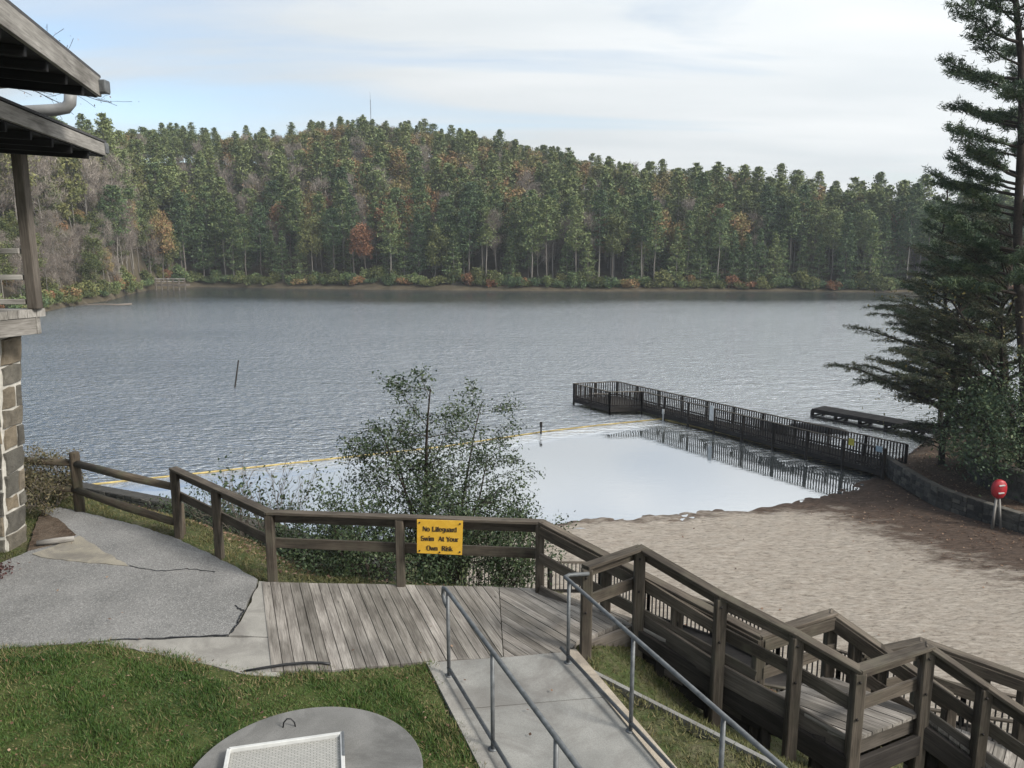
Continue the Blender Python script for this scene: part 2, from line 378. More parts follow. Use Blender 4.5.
def inside(X, Y, poly):
    r = np.zeros(X.shape, bool); n = len(poly)
    for i in range(n):
        x1, y1 = poly[i]; x2, y2 = poly[(i+1) % n]
        c = ((y1 > Y) != (y2 > Y)) & (X < (x2-x1)*(Y-y1)/((y2-y1) if y2 != y1 else 1e-9)+x1); r ^= c
    return r
def dist(X, Y, pts, closed=True):
    D = np.full(X.shape, 1e9); n = len(pts)
    for i in range(n if closed else n-1):
        x1, y1 = pts[i]; x2, y2 = pts[(i+1) % n]; dx, dy = x2-x1, y2-y1
        t = np.clip(((X-x1)*dx+(Y-y1)*dy)/(dx*dx+dy*dy+1e-9), 0, 1)
        D = np.minimum(D, np.hypot(X-x1-t*dx, Y-y1-t*dy))
    return D
def sdf(X, Y, poly): d = dist(X, Y, poly); return np.where(inside(X, Y, poly), d, -d)
def smooth(a, b, x): t = np.clip((x-a)/(b-a), 0, 1); return t*t*(3-2*t)
def wob(X, Y, s, k=0): return (np.sin(X*s+1.3+k)*np.cos(Y*s*1.27+.7+k)+.5*np.sin(X*s*2.3+Y*s*1.9+k*2)+.25*np.sin(X*s*4.7-Y*s*5.3))/1.75
def gz(X, Y, want='z'):
    X = np.asarray(X, float); Y = np.asarray(Y, float)
    sp = sdf(X, Y, PLAT); ss = sdf(X, Y, SHORE); su = sdf(X, Y, UPPER)
    ss2 = ss+wob(X, Y, .9)*.35
    beach = np.where(ss2 > 0, np.minimum(.045*ss2, .75)+.012*wob(X, Y, 2.1), np.maximum(.22*ss2, -2.5))
    up = smooth(0, .3, su)*.48+np.clip(su, 0, 30)*.085+wob(X, Y, .6)*.05*smooth(0, 2, su)
    beach = beach+np.where(su > 0, up, 0)
    d = np.clip(-sp, 0, 60); wide = 9.0
    t = np.clip(d/wide, 0, 1); sl = (ZD-.06)*(1-t)+.5*t+wob(X, Y, 1.1)*.12*smooth(.2, 2, d)*smooth(wide, wide-2, d)
    slope = np.where(d >= wide, -5, sl)
    z = np.maximum(beach, slope); z = np.where(sp > 0, ZD-.06+wob(X, Y, 1.4)*.006, z)
    if want == 'z': return z
    return z, sp, ss2, su, slope > beach
def zat(x, y): return float(gz(np.array([x]), np.array([y]))[0])
def grid_mesh(x0, x1, y0, y1, st):
    xs = np.arange(x0, x1+st/2, st); ys = np.arange(y0, y1+st/2, st); X, Y = np.meshgrid(xs, ys); nx = len(xs); ny = len(ys)
    i = np.arange(nx*ny).reshape(ny, nx); Fq = np.stack([i[:-1, :-1], i[:-1, 1:], i[1:, 1:], i[1:, :-1]], -1).reshape(-1, 4)
    return X.ravel(), Y.ravel(), Fq
X, Y, Fq = grid_mesh(-70, 130, -30, 66, .5)
z, sp, ss, su, isl = gz(X, Y, 'all')
# tint on sand: damp at the water line, leaf litter toward the wall
damp = np.clip(smooth(1.1, .0, ss)*.55, 0, 1)+smooth(6.5, 1.0, np.abs(dist(X, Y, UPPER[:6], False)))*.95
c = np.stack([X[Fq].mean(1), Y[Fq].mean(1)], 1)
fu = (su[Fq].mean(1) > 0); fs = ((sp[Fq].max(1) > 0) | isl[Fq].any(1) | (c[:, 0] < -1)) & ~fu
fw = ~fu & ~fs
def submesh(name, fm, mat, **k):
    ff = Fq[fm]; u, inv = np.unique(ff.ravel(), return_inverse=True); m = MB()
    m.add(np.stack([X, Y, z], 1)[u], inv.reshape(-1, 4), np.clip(damp[u], 0, 1), None, 0, True)
    return m.obj(name, mat, kind='structure', **k)
submesh('ground', fs, M_GROUND); submesh('upper_bank', fu, M_LITTER)
# beach with its own finer sheet
Xb, Yb, Fb = grid_mesh(-6, 60, 8, 60, .25)
zb, spb, ssb, sub, islb = gz(Xb, Yb, 'all')
db = np.clip(smooth(2.0, .0, ssb)*.62, 0, 1)+smooth(9.0, .8, dist(Xb, Yb, UPPER[:6], False))*1.05
keep = (zb[Fb].max(1) > -1.2) & ~(islb[Fb].any(1)) & (sub[Fb].min(1) < .25) & (spb[Fb].max(1) < 0) & (Xb[Fb].mean(1) >= -1.5)
u, inv = np.unique(Fb[keep].ravel(), return_inverse=True); m = MB()
hb = RNG.normal(size=len(Xb))*.010+wob(Xb, Yb, 5.1)*.014+smooth(2.6, .4, ssb)*(wob(Xb*.6, Yb, 4.3)*.045+RNG.normal(size=len(Xb))*.012)
m.add(np.stack([Xb, Yb, zb+.012+hb], 1)[u], inv.reshape(-1, 4), np.clip(db[u], 0, 1), None, 0, True)
m.obj('beach', M_SAND, kind='structure')

# far land
SH_PX = [-400, -200, 0, 25, 45, 75, 110, 130, 150, 200, 280, 400, 500, 600, 700, 800, 870, 920, 1100, 1500]
SH_Y = [350, 335, 320, 317, 311, 305, 300, 294, 289.5, 286.5, 288, 289.5, 290.3, 291, 291, 291, 292, 292, 292, 292]
TP_PX = [-400, 0, 80, 170, 220, 260, 300, 370, 440, 520, 600, 650, 700, 750, 790, 830, 900, 1024, 1500]
TP_Y = [100, 108, 117, 120, 129, 124, 118, 112, 120, 138, 156, 166, 169, 172, 180, 190, 200, 206, 215]
def far_profile(px):
    ys = np.interp(px, SH_PX, SH_Y); a = np.arctan((ys-384)/F)+PITCH
    d = CAMZ/np.tan(a)                       # forward distance (y) at water level
    ty = np.interp(px, TP_PX, TP_Y); e = -(np.arctan((ty-384)/F)+PITCH)
    dr = d+np.interp(px, [-400, 0, 150, 250, 400, 550, 700, 850, 1100], [45, 60, 45, 60, 88, 80, 62, 55, 55])
    top = CAMZ+dr*np.tan(e); return d, dr, top-13.5
def far_z(x, y):
    px = 512+F*x/(y*.985+2.0); d, dr, hr = far_profile(px)
    t = (y-d)/(dr-d); zz = np.where(t < 0, np.maximum(t*6, -2), .35+(hr-.35)*smooth(-.05, 1.0, np.clip(t, 0, 1))**.9)
    zz = np.where(t > 1, hr+(y-dr)*.02, zz)+wob(x, y, .05)*1.2*smooth(0, .3, t)
    return zz, t
pxs = np.linspace(-420, 1500, 240); tt = np.concatenate([np.linspace(-.12, .12, 7), np.linspace(.2, 2.2, 22)])
V = []
for q in tt:
    d, dr, hr = far_profile(pxs); yy = d+(dr-d)*q; xx = (pxs-512)/F*(yy*.985+2.0); zz, _ = far_z(xx, yy); V.append(np.stack([xx, yy, zz], 1))
V = np.concatenate(V); n = len(pxs); i = np.arange(len(V)).reshape(-1, n)
Ff = np.stack([i[:-1, :-1], i[:-1, 1:], i[1:, 1:], i[1:, :-1]], -1).reshape(-1, 4)
m = MB(); m.add(V, Ff, .5, None, 0, True); m.obj('hill', M_FAR, kind='structure')
m = MB(); V = []
for q in (-.03, .0, .03):
    d, dr, hr = far_profile(pxs); yy = d+(dr-d)*q*1.0; xx = (pxs-512)/F*(yy*.985+2.0); V.append(np.stack([xx, yy, np.full(n, .02)+max(q, -.005)*14+.12*np.sin(pxs*.21)*np.sin(pxs*.057)], 1))
V = np.concatenate(V); i = np.arange(len(V)).reshape(-1, n)
m.add(V, np.stack([i[:-1, :-1], i[:-1, 1:], i[1:, 1:], i[1:, :-1]], -1).reshape(-1, 4), .5); m.obj('shore_bank', m_bank(), kind='structure')

# water
BOOM = [P(60, 488, .03), P(95, 484, .03), P(200, 473, .03), P(310, 461, .03), P(440, 447, .03), P(541, 432, .03), P(600, 425, .03), P(662, 419, .03),
        P(735, 436, .03), P(800, 453, .03), P(878, 471, .03)]
def wgrid(x0, x1, y0, y1, st): return grid_mesh(x0, x1, y0, y1, st)
xw = np.concatenate([np.linspace(-400, -50, 15), np.arange(-48, 50, 1.0), np.linspace(52, 500, 18)])
yw = np.concatenate([np.arange(8, 70, 1.0), np.arange(72, 260, 6.0), np.linspace(270, 420, 4)])
Xw, Yw = np.meshgrid(xw, yw); nx = len(xw); i = np.arange(Xw.size).reshape(Xw.shape)
Fw = np.stack([i[:-1, :-1], i[:-1, 1:], i[1:, 1:], i[1:, :-1]], -1).reshape(-1, 4); Xw = Xw.ravel(); Yw = Yw.ravel()
pool = [(b[0], b[1]) for b in BOOM]+[(22, 20), (-60, 10), (-60, 30)]
calm = smooth(-1.2, 2.2, sdf(Xw, Yw, pool))
far = smooth(186, 125, Yw+wob(Xw, Yw, .03)*14)
rip = (.009+.991*(1-calm))*(.05+.95*far)
rip *= 1-.55*smooth(16, 26, Xw)*smooth(60, 45, Yw)
m = MB(); m.add(np.stack([Xw, Yw, np.zeros_like(Xw)], 1), Fw, rip, np.stack([calm, calm*0, calm*0], 1), 0, True); m.obj('lake_water', M_WATER, kind='structure')

# ------------------------------------------------------------------ paving
def rough(pts, amp=.03, step=.12):
    out = []; n = len(pts)
    for i in range(n):
        a = np.array(pts[i][:2]); b = np.array(pts[(i+1) % n][:2]); L = np.linalg.norm(b-a); k = min(40, max(1, int(L/step))); nv = np.array([-(b-a)[1], (b-a)[0]])/max(L, 1e-6)
        for j in range(k):
            q = a+(b-a)*j/k; out.append(tuple(q+nv*random.uniform(-amp, amp)*(1 if j else .3)))
    return out
def sheet(name, pts, z, th, mat, sub=0):
    pts = rough(pts, .018)
    m = MB(); m.poly(pts, z-th, z); return m.obj(name, mat, kind='structure')
ASP = [xy(a, b, ZD) for a, b in [(-140, 600), (-60, 574), (0, 563), (28, 551), (36, 530), (44, 509), (60, 507), (88, 513), (141, 526), (176, 538), (217, 557), (258, 579), (256, 586), (246, 606), (236, 624), (228, 634), (170, 637), (110, 640), (40, 645), (0, 648), (-140, 668)]]
sheet('asphalt_path', ASP, ZD-.004, .06, M_ASPH)
SL1 = [xy(a, b, ZD) for a, b in [(229, 635.5), (237, 626), (248, 607), (258, 587), (259, 581), (268, 582), (279, 636.5)]]
SL2 = [xy(a, b, ZD) for a, b in [(95, 643), (110, 641), (229, 637), (278, 637.5), (280, 676), (240, 673), (200, 663), (150, 652), (105, 644)]]
sheet('concrete_slab', SL1, ZD, .07, M_SLAB); sheet('concrete_slab', SL2, ZD-.001, .07, M_SLAB)
sheet('concrete_patch', [xy(a, b, ZD) for a, b in [(32, 554), (55, 546), (79, 536), (100, 549), (128, 566), (90, 563), (40, 557)]], ZD+.006, .05, M_TAN)
sheet('planting_bed', [xy(a, b, ZD) for a, b in [(27, 551), (34, 530), (42, 511), (60, 520), (76, 535), (52, 545)]], ZD+.004, .05, M_LITTER)
wl0 = np.array(xy(437, 662, ZD)); wl1 = np.array(xy(494, 768, ZD)); wr0 = np.array(xy(566, 652, ZD)); wr1 = np.array(xy(661, 768, ZD))
dl = (wl1-wl0)/np.linalg.norm(wl1-wl0); dr_ = (wr1-wr0)/np.linalg.norm(wr1-wr0)
Lw = 9.0; joints = [0, .95, 2.4, 3.9, 5.4, 7.0, 9.0]
m = MB()
for a, b in zip(joints[:-1], joints[1:]):
    a2, b2 = a+.006, b-.006
    m.poly([wl0+dl*a2, wr0+dr_*a2, wr0+dr_*b2, wl0+dl*b2], ZD-.14, ZD+.003+random.uniform(-.002, .002))
m.obj('concrete_walk', M_WALK, kind='structure')
for nm, p0, d_, s_ in (('concrete_curb', wl0, dl, -1), ('concrete_curb', wr0, dr_, 1)):
    nrm = np.array([-d_[1], d_[0]])*s_; m = MB(); m.poly([p0, p0+nrm*.12, p0+nrm*.12+d_*9, p0+d_*9], ZD-.15, ZD+.02); m.obj(nm, M_CURB if s_ > 0 else M_SLAB, kind='structure')
k0 = np.array(KERB0); k1 = np.array(KERB1); kdn = (k1-k0)/np.linalg.norm(k1-k0); kn = np.array([-kdn[1], kdn[0]])
m = MB(); m.poly([k0-kdn*.1, k0-kdn*.1+kn*.05, k1+kdn*3+kn*.05, k1+kdn*3], ZD-.3, ZD-.048); m.obj('edging_kerb', M_WALK, kind='structure')
def crack(pts, w=.012):
    q = [np.array(xy(a, b, ZD)) for a, b in pts]; fine = []
    for a, b in zip(q[:-1], q[1:]):
        for j in range(8): fine.append(a+(b-a)*j/8+RNG.normal(size=2)*.012)
    fine.append(q[-1]); m = MB()
    for a, b in zip(fine[:-1], fine[1:]):
        d_ = unit(b-a); n_ = np.array([-d_[1], d_[0]])*w*RNG.uniform(.3, 1)/2
        m.poly([a-n_, b-n_, b+n_, a+n_], ZD, ZD+.0065)
    m.obj('pavement_crack', M_BLACK, kind='structure')
crack([(128, 566), (158, 571), (190, 569), (215, 572)]); crack([(236, 606), (243, 611), (238, 622), (231, 633)], .02); crack([(110, 640), (170, 637.5), (228, 635)], .02)
# lower walk between the picket fences
FAR_F = [P(380, 562, 1.75), P(500, 562, 1.75), P(600, 562.5, 1.75), P(649, 584, 1.75), P(713, 604, 1.75), P(779, 634, 1.75), P(840, 651, 1.75), P(900, 671, 1.75), P(965, 686, 1.75), P(1060, 706, 1.75)]
NEAR_F = [P(560, 682, .75), P(660, 707, .75), P(780, 732, .75), P(905, 752, .75), P(1030, 772, .75)]
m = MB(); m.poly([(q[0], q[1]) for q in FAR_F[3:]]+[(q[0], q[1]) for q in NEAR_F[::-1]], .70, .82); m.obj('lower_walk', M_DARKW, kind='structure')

# ------------------------------------------------------------------ deck
def clip(poly, nx_, ny_, c):            # keep nx*x+ny*y <= c
    out = []; n = len(poly)
    for i in range(n):
        a, b = poly[i], poly[(i+1) % n]; da = nx_*a[0]+ny_*a[1]-c; db_ = nx_*b[0]+ny_*b[1]-c
        if da <= 0: out.append(a)
        if da*db_ < 0: t = da/(da-db_); out.append((a[0]+t*(b[0]-a[0]), a[1]+t*(b[1]-a[1])))
    return out
def planks(m, poly, az, w, z0, z1, gap=.008, zf=None):
    d = (sin(az), cos(az)); nv = (cos(az), -sin(az)); pr = [nv[0]*p[0]+nv[1]*p[1] for p in poly]
    a = min(pr)
    while a < max(pr):
        ww = w*random.uniform(.97, 1.03); q = clip(clip(poly, nv[0], nv[1], a+ww-gap), -nv[0], -nv[1], -a)
        if len(q) > 2 and len(q) < 20:
            n = len(q); o = random.uniform(0, 60); j = random.uniform(-.004, .003); e = random.uniform(-.02, .02)
            if sum(q[i][0]*q[(i+1) % n][1]-q[(i+1) % n][0]*q[i][1] for i in range(n)) < 0: q = q[::-1]
            fz = zf or (lambda x, y: 0.0)
            V = [(p[0], p[1], z0+j+fz(*p)) for p in q]+[(p[0], p[1], z1+j+fz(*p)) for p in q]
            G = [(o+d[0]*p[0]+d[1]*p[1], nv[0]*p[0]+nv[1]*p[1]-a+o, 0) for p in q]; G += [(g[0], g[1], .03) for g in G]
            m.add(V, [tuple(range(n-1, -1, -1)), tuple(range(n, 2*n))]+[(i, (i+1) % n, n+(i+1) % n, n+i) for i in range(n)], random.random(), G)
        a += ww
A_ = np.array([.80, 7.80]); B_ = np.array([1.51, 8.62]); P5_ = np.array([.37, 9.55])
dk = thing('wooden_deck', (-1.2, 8.8, ZD), 'weathered grey plank deck between the asphalt path and the concrete walk', 'deck')
DL = [xy(262, 582.5, ZD), (P5_[0]-.55, 9.74), (-.1, 7.93), tuple(wl0+[.0, .012]), xy(330, 671, ZD), xy(272, 672, ZD)]
m = MB(); planks(m, DL, R(-20.5), .122, ZD-.05, ZD+.01); m.obj('plank_floor', M_DECK, dk)
DR = [(P5_[0]-.55+.01, 9.74), (P5_[0]+.1, 9.68), xy(633, 619, ZD), xy(578, 641, ZD), tuple(wr0+[.04, .012]), (-.1+.01, 7.93)]
m = MB(); planks(m, DR, R(-38), .122, ZD-.05, ZD+.008); m.obj('plank_floor', M_DECK, dk)
m = MB()
for a, b in (((-3.4, 9.93), (.45, 9.75)),): m.prism((*a, ZD-.15), (*b, ZD-.15), .05, .19)
m.obj('edge_beam', M_RAIL, dk)

# ------------------------------------------------------------------ fences
def board_rail(par, tops, drop=0, cap=True, mid=-.45, midn='mid_rail', capside=0, boardw=.035, posts=None, ext=.0, mat=M_RAIL, pb=None):
    for i in range(len(tops)-1):
        a = np.array(tops[i], float); b = np.array(tops[i+1], float); d = unit(b-a)
        if cap: m = MB(); m.prism(a-d*ext+[0, 0, .02], b+d*ext+[0, 0, .02], .135, .038); m.obj('cap_rail', mat, par)
        sd_ = unit(np.cross(d, [0, 0, 1]))*capside
        m = MB(); m.prism(a+sd_-[0, 0, .075], b+sd_-[0, 0, .075], boardw, .14); m.obj('top_rail', mat, par)
        if mid: m = MB(); m.prism(a+sd_+[0, 0, mid], b+sd_+[0, 0, mid], boardw, .14); m.obj(midn, mat, par)
bf = thing('board_fence', (-3.35, 9.98, ZD), 'grey board fence with flat cap rail along the deck, carrying the yellow sign', 'fence')
T1 = PD(174, 470, 11.66); T2 = PD(269, 513, 9.98); T5 = PD(540, 524, 9.60)
T2[2] = (T2[2]+T5[2])/2; T5[2] = T2[2]
board_rail(bf, [T1, T2, T5], capside=-.07, mid=-.44, ext=.04)
Tm = T2+(T5-T2)*.49; T1m = T1+(T2-T1)*.47
for q in (T1, T1m, T2, Tm, T5):
    m = MB(); m.prism([q[0], q[1], ZD-.35], [q[0], q[1], q[2]-.002], .115, .115, (0, 1, 0)); m.obj('post', M_RAIL, bf)
lf = thing('log_rail_fence', (-7.6, 12.85, ZD), 'round log rail fence on the left beside the asphalt path', 'fence')
L0 = PD(74, 452, 12.85); L1 = np.array([T1[0]-.02, T1[1]+.13, 0])
m = MB(); m.tube([[L0[0], L0[1], ZD-.3], [L0[0], L0[1], L0[2]-.02], [L0[0], L0[1], L0[2]]], [.085, .082, .07], 12); m.obj('post', M_LOG, lf)
m = MB(); q = P(178, 533, ZD); m.tube([[q[0], q[1]+.1, ZD-.3], [q[0], q[1]+.1, ZD+.45]], .08, 12); m.obj('post', M_LOG, lf)
LM = PD(-60, 447, 14.4)
m = MB(); m.tube([[LM[0], LM[1], ZD-.8], [LM[0], LM[1], LM[2]]], .08, 12); m.obj('post', M_LOG, lf)
for (y0, y1, y2) in ((455, 463, 487), (478, 489, 522)):
    a = PD(-60, y0, 14.4); b = PD(74, y1, 12.85); c_ = PD(174, y2, 11.75)
    for p_, q_ in ((a, b), (b, c_)):
        md = (p_+q_)/2+[0, 0, -.015]; m = MB(); m.tube([p_, md, q_], [.062, .07, .06], 10); m.obj('log_rail', M_LOG, lf)

# sign
sg = thing('warning_sign', tuple(PD(440, 553, 9.55)), 'yellow rectangular sign with dark lettering fixed to the board fence', 'sign')
cx, cy = 440, 536.5
fd = unit(T5-T2); fy = T2[1]+(T5[1]-T2[1])*.62-.155
c0 = PD(417, 519.5, fy); c1 = PD(463, 521, fy-.01); c2 = PD(462, 555, fy-.01); c3 = PD(417, 553, fy)
def quadbox(m, q, th, nrm):
    V = [np.array(x) for x in q]+[np.array(x)+np.array(nrm)*th for x in q]
    m.add(V, [(3, 2, 1, 0), (4, 5, 6, 7), (0, 1, 5, 4), (1, 2, 6, 5), (2, 3, 7, 6), (3, 0, 4, 7)], .5)
t = NT('sign_yellow'); n_ = t.noise(12, 4, .6, t.coord('pos')); M_SIGN = t.fin(t.ramp(n_, [(.3, (.48, .27, .022)), (.7, (.58, .345, .04))]), .5)
nrm = unit(np.cross(c1-c0, c3-c0)); nrm = nrm if nrm[1] > 0 else -nrm
m = MB(); quadbox(m, [c0, c1, c2, c3], .012, nrm); m.obj('panel', M_SIGN, sg)
M_INK = simple('dark_sign_ink', (.035, .022, .012), .6)
ux = unit(c1-c0); uz = unit(c0-c3); W_ = np.linalg.norm(c1-c0); H_ = np.linalg.norm(c0-c3)
# serif letterforms drawn as strokes on a 5x7 grid: (thick, thin) lines with slab feet
G_ = {'N': [((0, 0), (0, 7), 1), ((0, 7), (5, 0), 2), ((5, 0), (5, 7), 1)], 'o': [((0, 1), (0, 4), 2), ((4, 1), (4, 4), 2), ((.4, 5), (3.6, 5), 1), ((.4, 0), (3.6, 0), 1)],
 'L': [((1, 0), (1, 7), 2), ((0, 0), (4.5, 0), 1), ((4.5, 0), (4.5, 1.8), 1), ((0, 7), (2, 7), 1)], 'i': [((1, 0), (1, 4.8), 2), ((1, 6.2), (1, 7), 2), ((0, 0), (2, 0), 1)],
 'f': [((1, 0), (1, 6.2), 2), ((1, 7), (3, 7), 1), ((0, 4.6), (2.6, 4.6), 1), ((0, 0), (2.2, 0), 1)], 'e': [((0, 1), (0, 4), 2), ((.4, 5), (3.4, 5), 1), ((0, 2.6), (3.8, 2.6), 1), ((3.8, 2.6), (3.8, 4.4), 1.4), ((.4, 0), (3.8, .2), 1)],
 'g': [((0, 1.6), (0, 4.4), 2), ((3.5, -1.4), (3.5, 5), 1.8), ((.4, 5), (3.5, 5), 1), ((.4, 1), (3.5, 1), 1), ((.2, -2), (3.2, -2), 1)], 'u': [((0.4, 1), (0.4, 4.8), 2), ((.6, 0), (3.4, 0), 1), ((3.8, 0), (3.8, 4.8), 2)],
 'a': [((3.5, 0), (3.5, 4.6), 2), ((.4, 5), (3.3, 5), 1), ((0, .6), (0, 2.2), 1.8), ((.4, 2.8), (3.5, 2.8), 1), ((.4, 0), (3.4, 0), 1)], 'r': [((1, 0), (1, 4.8), 2), ((1.2, 4.4), (3.4, 4.6), 1.4), ((0, 0), (2.2, 0), 1)],
 'd': [((0, 1), (0, 4), 2), ((3.7, 0), (3.7, 7), 2), ((.4, 5), (3.7, 5), 1), ((.4, 0), (3.7, 0), 1)], 'S': [((.4, 7), (4, 7), 1), ((0, 4.4), (0, 6.4), 1.8), ((.4, 3.6), (4, 3.6), 1.6), ((4.2, .8), (4.2, 3), 1.8), ((0, 0), (4, 0), 1), ((0, 0), (0, 1.8), 1)],
 'w': [((0, 4.8), (1.4, 0), 1.6), ((1.4, 0), (2.8, 4.6), 1), ((2.8, 4.6), (4.2, 0), 1.6), ((4.2, 0), (5.4, 4.8), 1)], 'm': [((.4, 0), (.4, 4.8), 1.8), ((3, 0), (3, 4.6), 1.8), ((5.6, 0), (5.6, 4.6), 1.8), ((.4, 4.8), (5.6, 4.8), 1)],
 'A': [((0, 0), (2.6, 7), 1), ((2.6, 7), (5.2, 0), 2), ((1, 2.4), (4.2, 2.4), 1)], 't': [((1.4, 0), (1.4, 6.4), 2), ((0, 4.8), (3, 4.8), 1), ((1.4, 0), (3, 0), 1)],
 'Y': [((0, 7), (2.5, 3.4), 1.8), ((5, 7), (2.5, 3.4), 1), ((2.5, 0), (2.5, 3.4), 2), ((1.4, 0), (3.6, 0), 1)], 'O': [((0, 1), (0, 6), 2), ((5, 1), (5, 6), 2), ((.6, 7), (4.4, 7), 1), ((.6, 0), (4.4, 0), 1)],
 'n': [((.4, 0), (.4, 4.8), 2), ((3.8, 0), (3.8, 4.6), 2), ((.4, 4.8), (3.6, 4.8), 1)], 'R': [((.6, 0), (.6, 7), 2), ((.6, 7), (4, 7), 1), ((4.4, 4.4), (4.4, 6.6), 1.8), ((.6, 3.8), (4, 3.8), 1), ((2.4, 3.8), (5, 0), 2)],
 's': [((.2, 5), (3, 5), 1), ((0, 3.4), (0, 4.6), 1.4), ((.2, 2.6), (3, 2.6), 1.2), ((3.2, .6), (3.2, 2.2), 1.4), ((0, 0), (3, 0), 1)], 'k': [((.4, 0), (.4, 7), 2), ((3.8, 4.8), (.8, 2.2), 1), ((1.6, 2.8), (4.2, 0), 1.8), ((0, 0), (1.2, 0), 1)]}
ADV = {'i': 2.6, 'f': 3.4, 'r': 4, 't': 3.6, 'm': 7.2, 'w': 6.6, 's': 4.4, 'N': 6.4, 'A': 6.2, 'O': 6.4, 'Y': 6, 'R': 6.2, 'L': 5.8, 'S': 5.6, ' ': 3.6}
txt = MB()
for li, line in enumerate(('No Lifeguard', 'Swim  At Your', 'Own  Risk')):
    tw = sum(ADV.get(ch, 5.2) for ch in line)-1.2; sc_ = .0098; sc_ = min(sc_, W_*.80/62); x = -tw*sc_/2; y0 = (.20-li*.285)*H_
    for ch in line:
        for s_, e_, w_ in G_.get(ch, []):
            o_ = c0*.25+c1*.25+c2*.25+c3*.25-nrm*.0035
            a = o_+ux*(x+s_[0]*sc_)+uz*(y0+s_[1]*sc_*1.1-.012); b = o_+ux*(x+e_[0]*sc_)+uz*(y0+e_[1]*sc_*1.1-.012)
            dd = unit(b-a); pw = np.cross(dd, nrm)*w_*sc_*.55; a = a-dd*sc_*.3; b = b+dd*sc_*.3
            txt.add([a-pw, b-pw, b+pw, a+pw, a-pw-nrm*.002, b-pw-nrm*.002, b+pw-nrm*.002, a+pw-nrm*.002], [(0, 1, 2, 3), (7, 6, 5, 4), (0, 4, 5, 1), (1, 5, 6, 2), (2, 6, 7, 3), (3, 7, 4, 0)], .5)
        x += ADV.get(ch, 5.2)*sc_
txt.obj('lettering', M_INK, sg)
for fx, fz_ in ((-.44, .42), (.44, .42), (-.44, -.42), (.44, -.42), (0, -.45)):
    o_ = (c0+c1+c2+c3)/4+ux*fx*W_+uz*fz_*H_; m = MB(); m.tube([o_, o_-nrm*.012], .011, 8); m.obj('bolt', M_DARKW, sg)

# ------------------------------------------------------------------ ramp
ZT = ZD+1.0
rA = np.array([A_[0], A_[1], 0]); 
def at(px, py, z): return P(px, py, z)
TA, TB = at(587, 568, ZT), at(640, 549.5, ZT); TE, TF = at(859, 671, 6.78), at(928, 648, 6.78)
TK, TH = at(760, 637, 6.78), at(832, 614.5, 6.78)
TC = TB+(TE-TB)*.36; TD = TB+(TE-TB)*.69; TC = at(721, 597, TC[2]); TD = at(797, 635.5, TD[2])
d2 = unit(np.array([TE[0]-TB[0], TE[1]-TB[1], 0])); s2 = -.30
TG = at(985, 687, TF[2]-.30); TG2 = TF+(TG-TF)*2.3; TH1 = TH+(TG-TF)*1.0; TH2 = TH+(TG-TF)*2.3
rp = thing('wooden_ramp', tuple(P(760, 700, 5.5)), 'dark weathered board ramp stepping down right from the deck to the beach', 'ramp')
def ramp_rail(pts, side, mid=-.44, kick=None):
    board_rail(rp, pts, capside=side, mid=mid, ext=.03, mat=M_RAIL)
    if kick:
        for a, b in zip(pts[:-1], pts[1:]):
            a = np.array(a); b = np.array(b); d = unit(b-a); sd_ = unit(np.cross(d, [0, 0, 1]))*side
            m = MB(); m.prism(a+sd_-[0, 0, kick], b+sd_-[0, 0, kick], .04, .23); m.obj('side_board', M_BEAM, rp)
ramp_rail([TA, TB], -.07); ramp_rail([TB, TC, TD, TE], -.065, kick=.93); ramp_rail([TE, TF], -.065, kick=.76+.14); ramp_rail([TF, TG, TG2], -.065, kick=.84)
TP = np.array([T5[0]+.03, T5[1]-.02, T5[2]]); 
ramp_rail([TP, TK], .065, kick=.93); ramp_rail([TK, TH], .065, mid=-.4); ramp_rail([TH, TH1, TH2], .065, kick=.86)
def rpost(q, zb=None, w=.125, top=True):
    zb = zat(q[0], q[1])-.2 if zb is None else zb
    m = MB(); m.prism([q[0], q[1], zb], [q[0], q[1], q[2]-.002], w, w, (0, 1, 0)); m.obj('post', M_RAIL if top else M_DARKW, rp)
    if top and q[1] < 8.7:
        for dz_ in (.09, .50):
            m = MB(); c_ = np.array([q[0]-.01, q[1]-w/2-.001, q[2]-dz_]); m.tube([c_, c_-[0, .014, 0]], .014, 8); m.obj('bolt', M_DARKW, rp)
for q in (TA, TB, TC, TD, TE, TF, TG, TG2, TK, TH, TH1, TH2, TP+(TK-TP)*.33, TP+(TK-TP)*.66, TH+(TG-TF)*.5): rpost(np.array(q))
# floors
def quadfloor(pa, pb, pc, pd, az, name='ramp_floor', w=.14):
    """planks over the quad pa-pb-pc-pd (tops of floor), sloping plane through pa, pb, pd"""
    pa, pb, pc, pd = map(np.array, (pa, pb, pc, pd)); nrm_ = np.cross(pb-pa, pd-pa); 
    fz = lambda x, y: pa[2]-(nrm_[0]*(x-pa[0])+nrm_[1]*(y-pa[1]))/nrm_[2]
    m = MB(); planks(m, [tuple(q[:2]) for q in (pa, pb, pc, pd)], az, w, -.04, 0, .012, fz); return m.obj(name, M_RAMPDECK, rp)
dn = lambda q, h: np.array([q[0], q[1], q[2]-h])
azd = atan2(TE[0]-TB[0], TE[1]-TB[1])
hB, hE, hG = .95, .76, .82
quadfloor(dn(TB, hB), dn(TE, hE), dn(TK, hE), dn(TP, hB), azd)
quadfloor(dn(TE, hE+.005), dn(TF, hE+.005), dn(TH, hE+.005), dn(TK, hE+.005), azd+R(4), 'landing_floor')
quadfloor(dn(TF, hE+.01), dn(TG2, hG+.01), dn(TH2, hG+.01), dn(TH, hE+.01), azd+pi/2, w=.11)
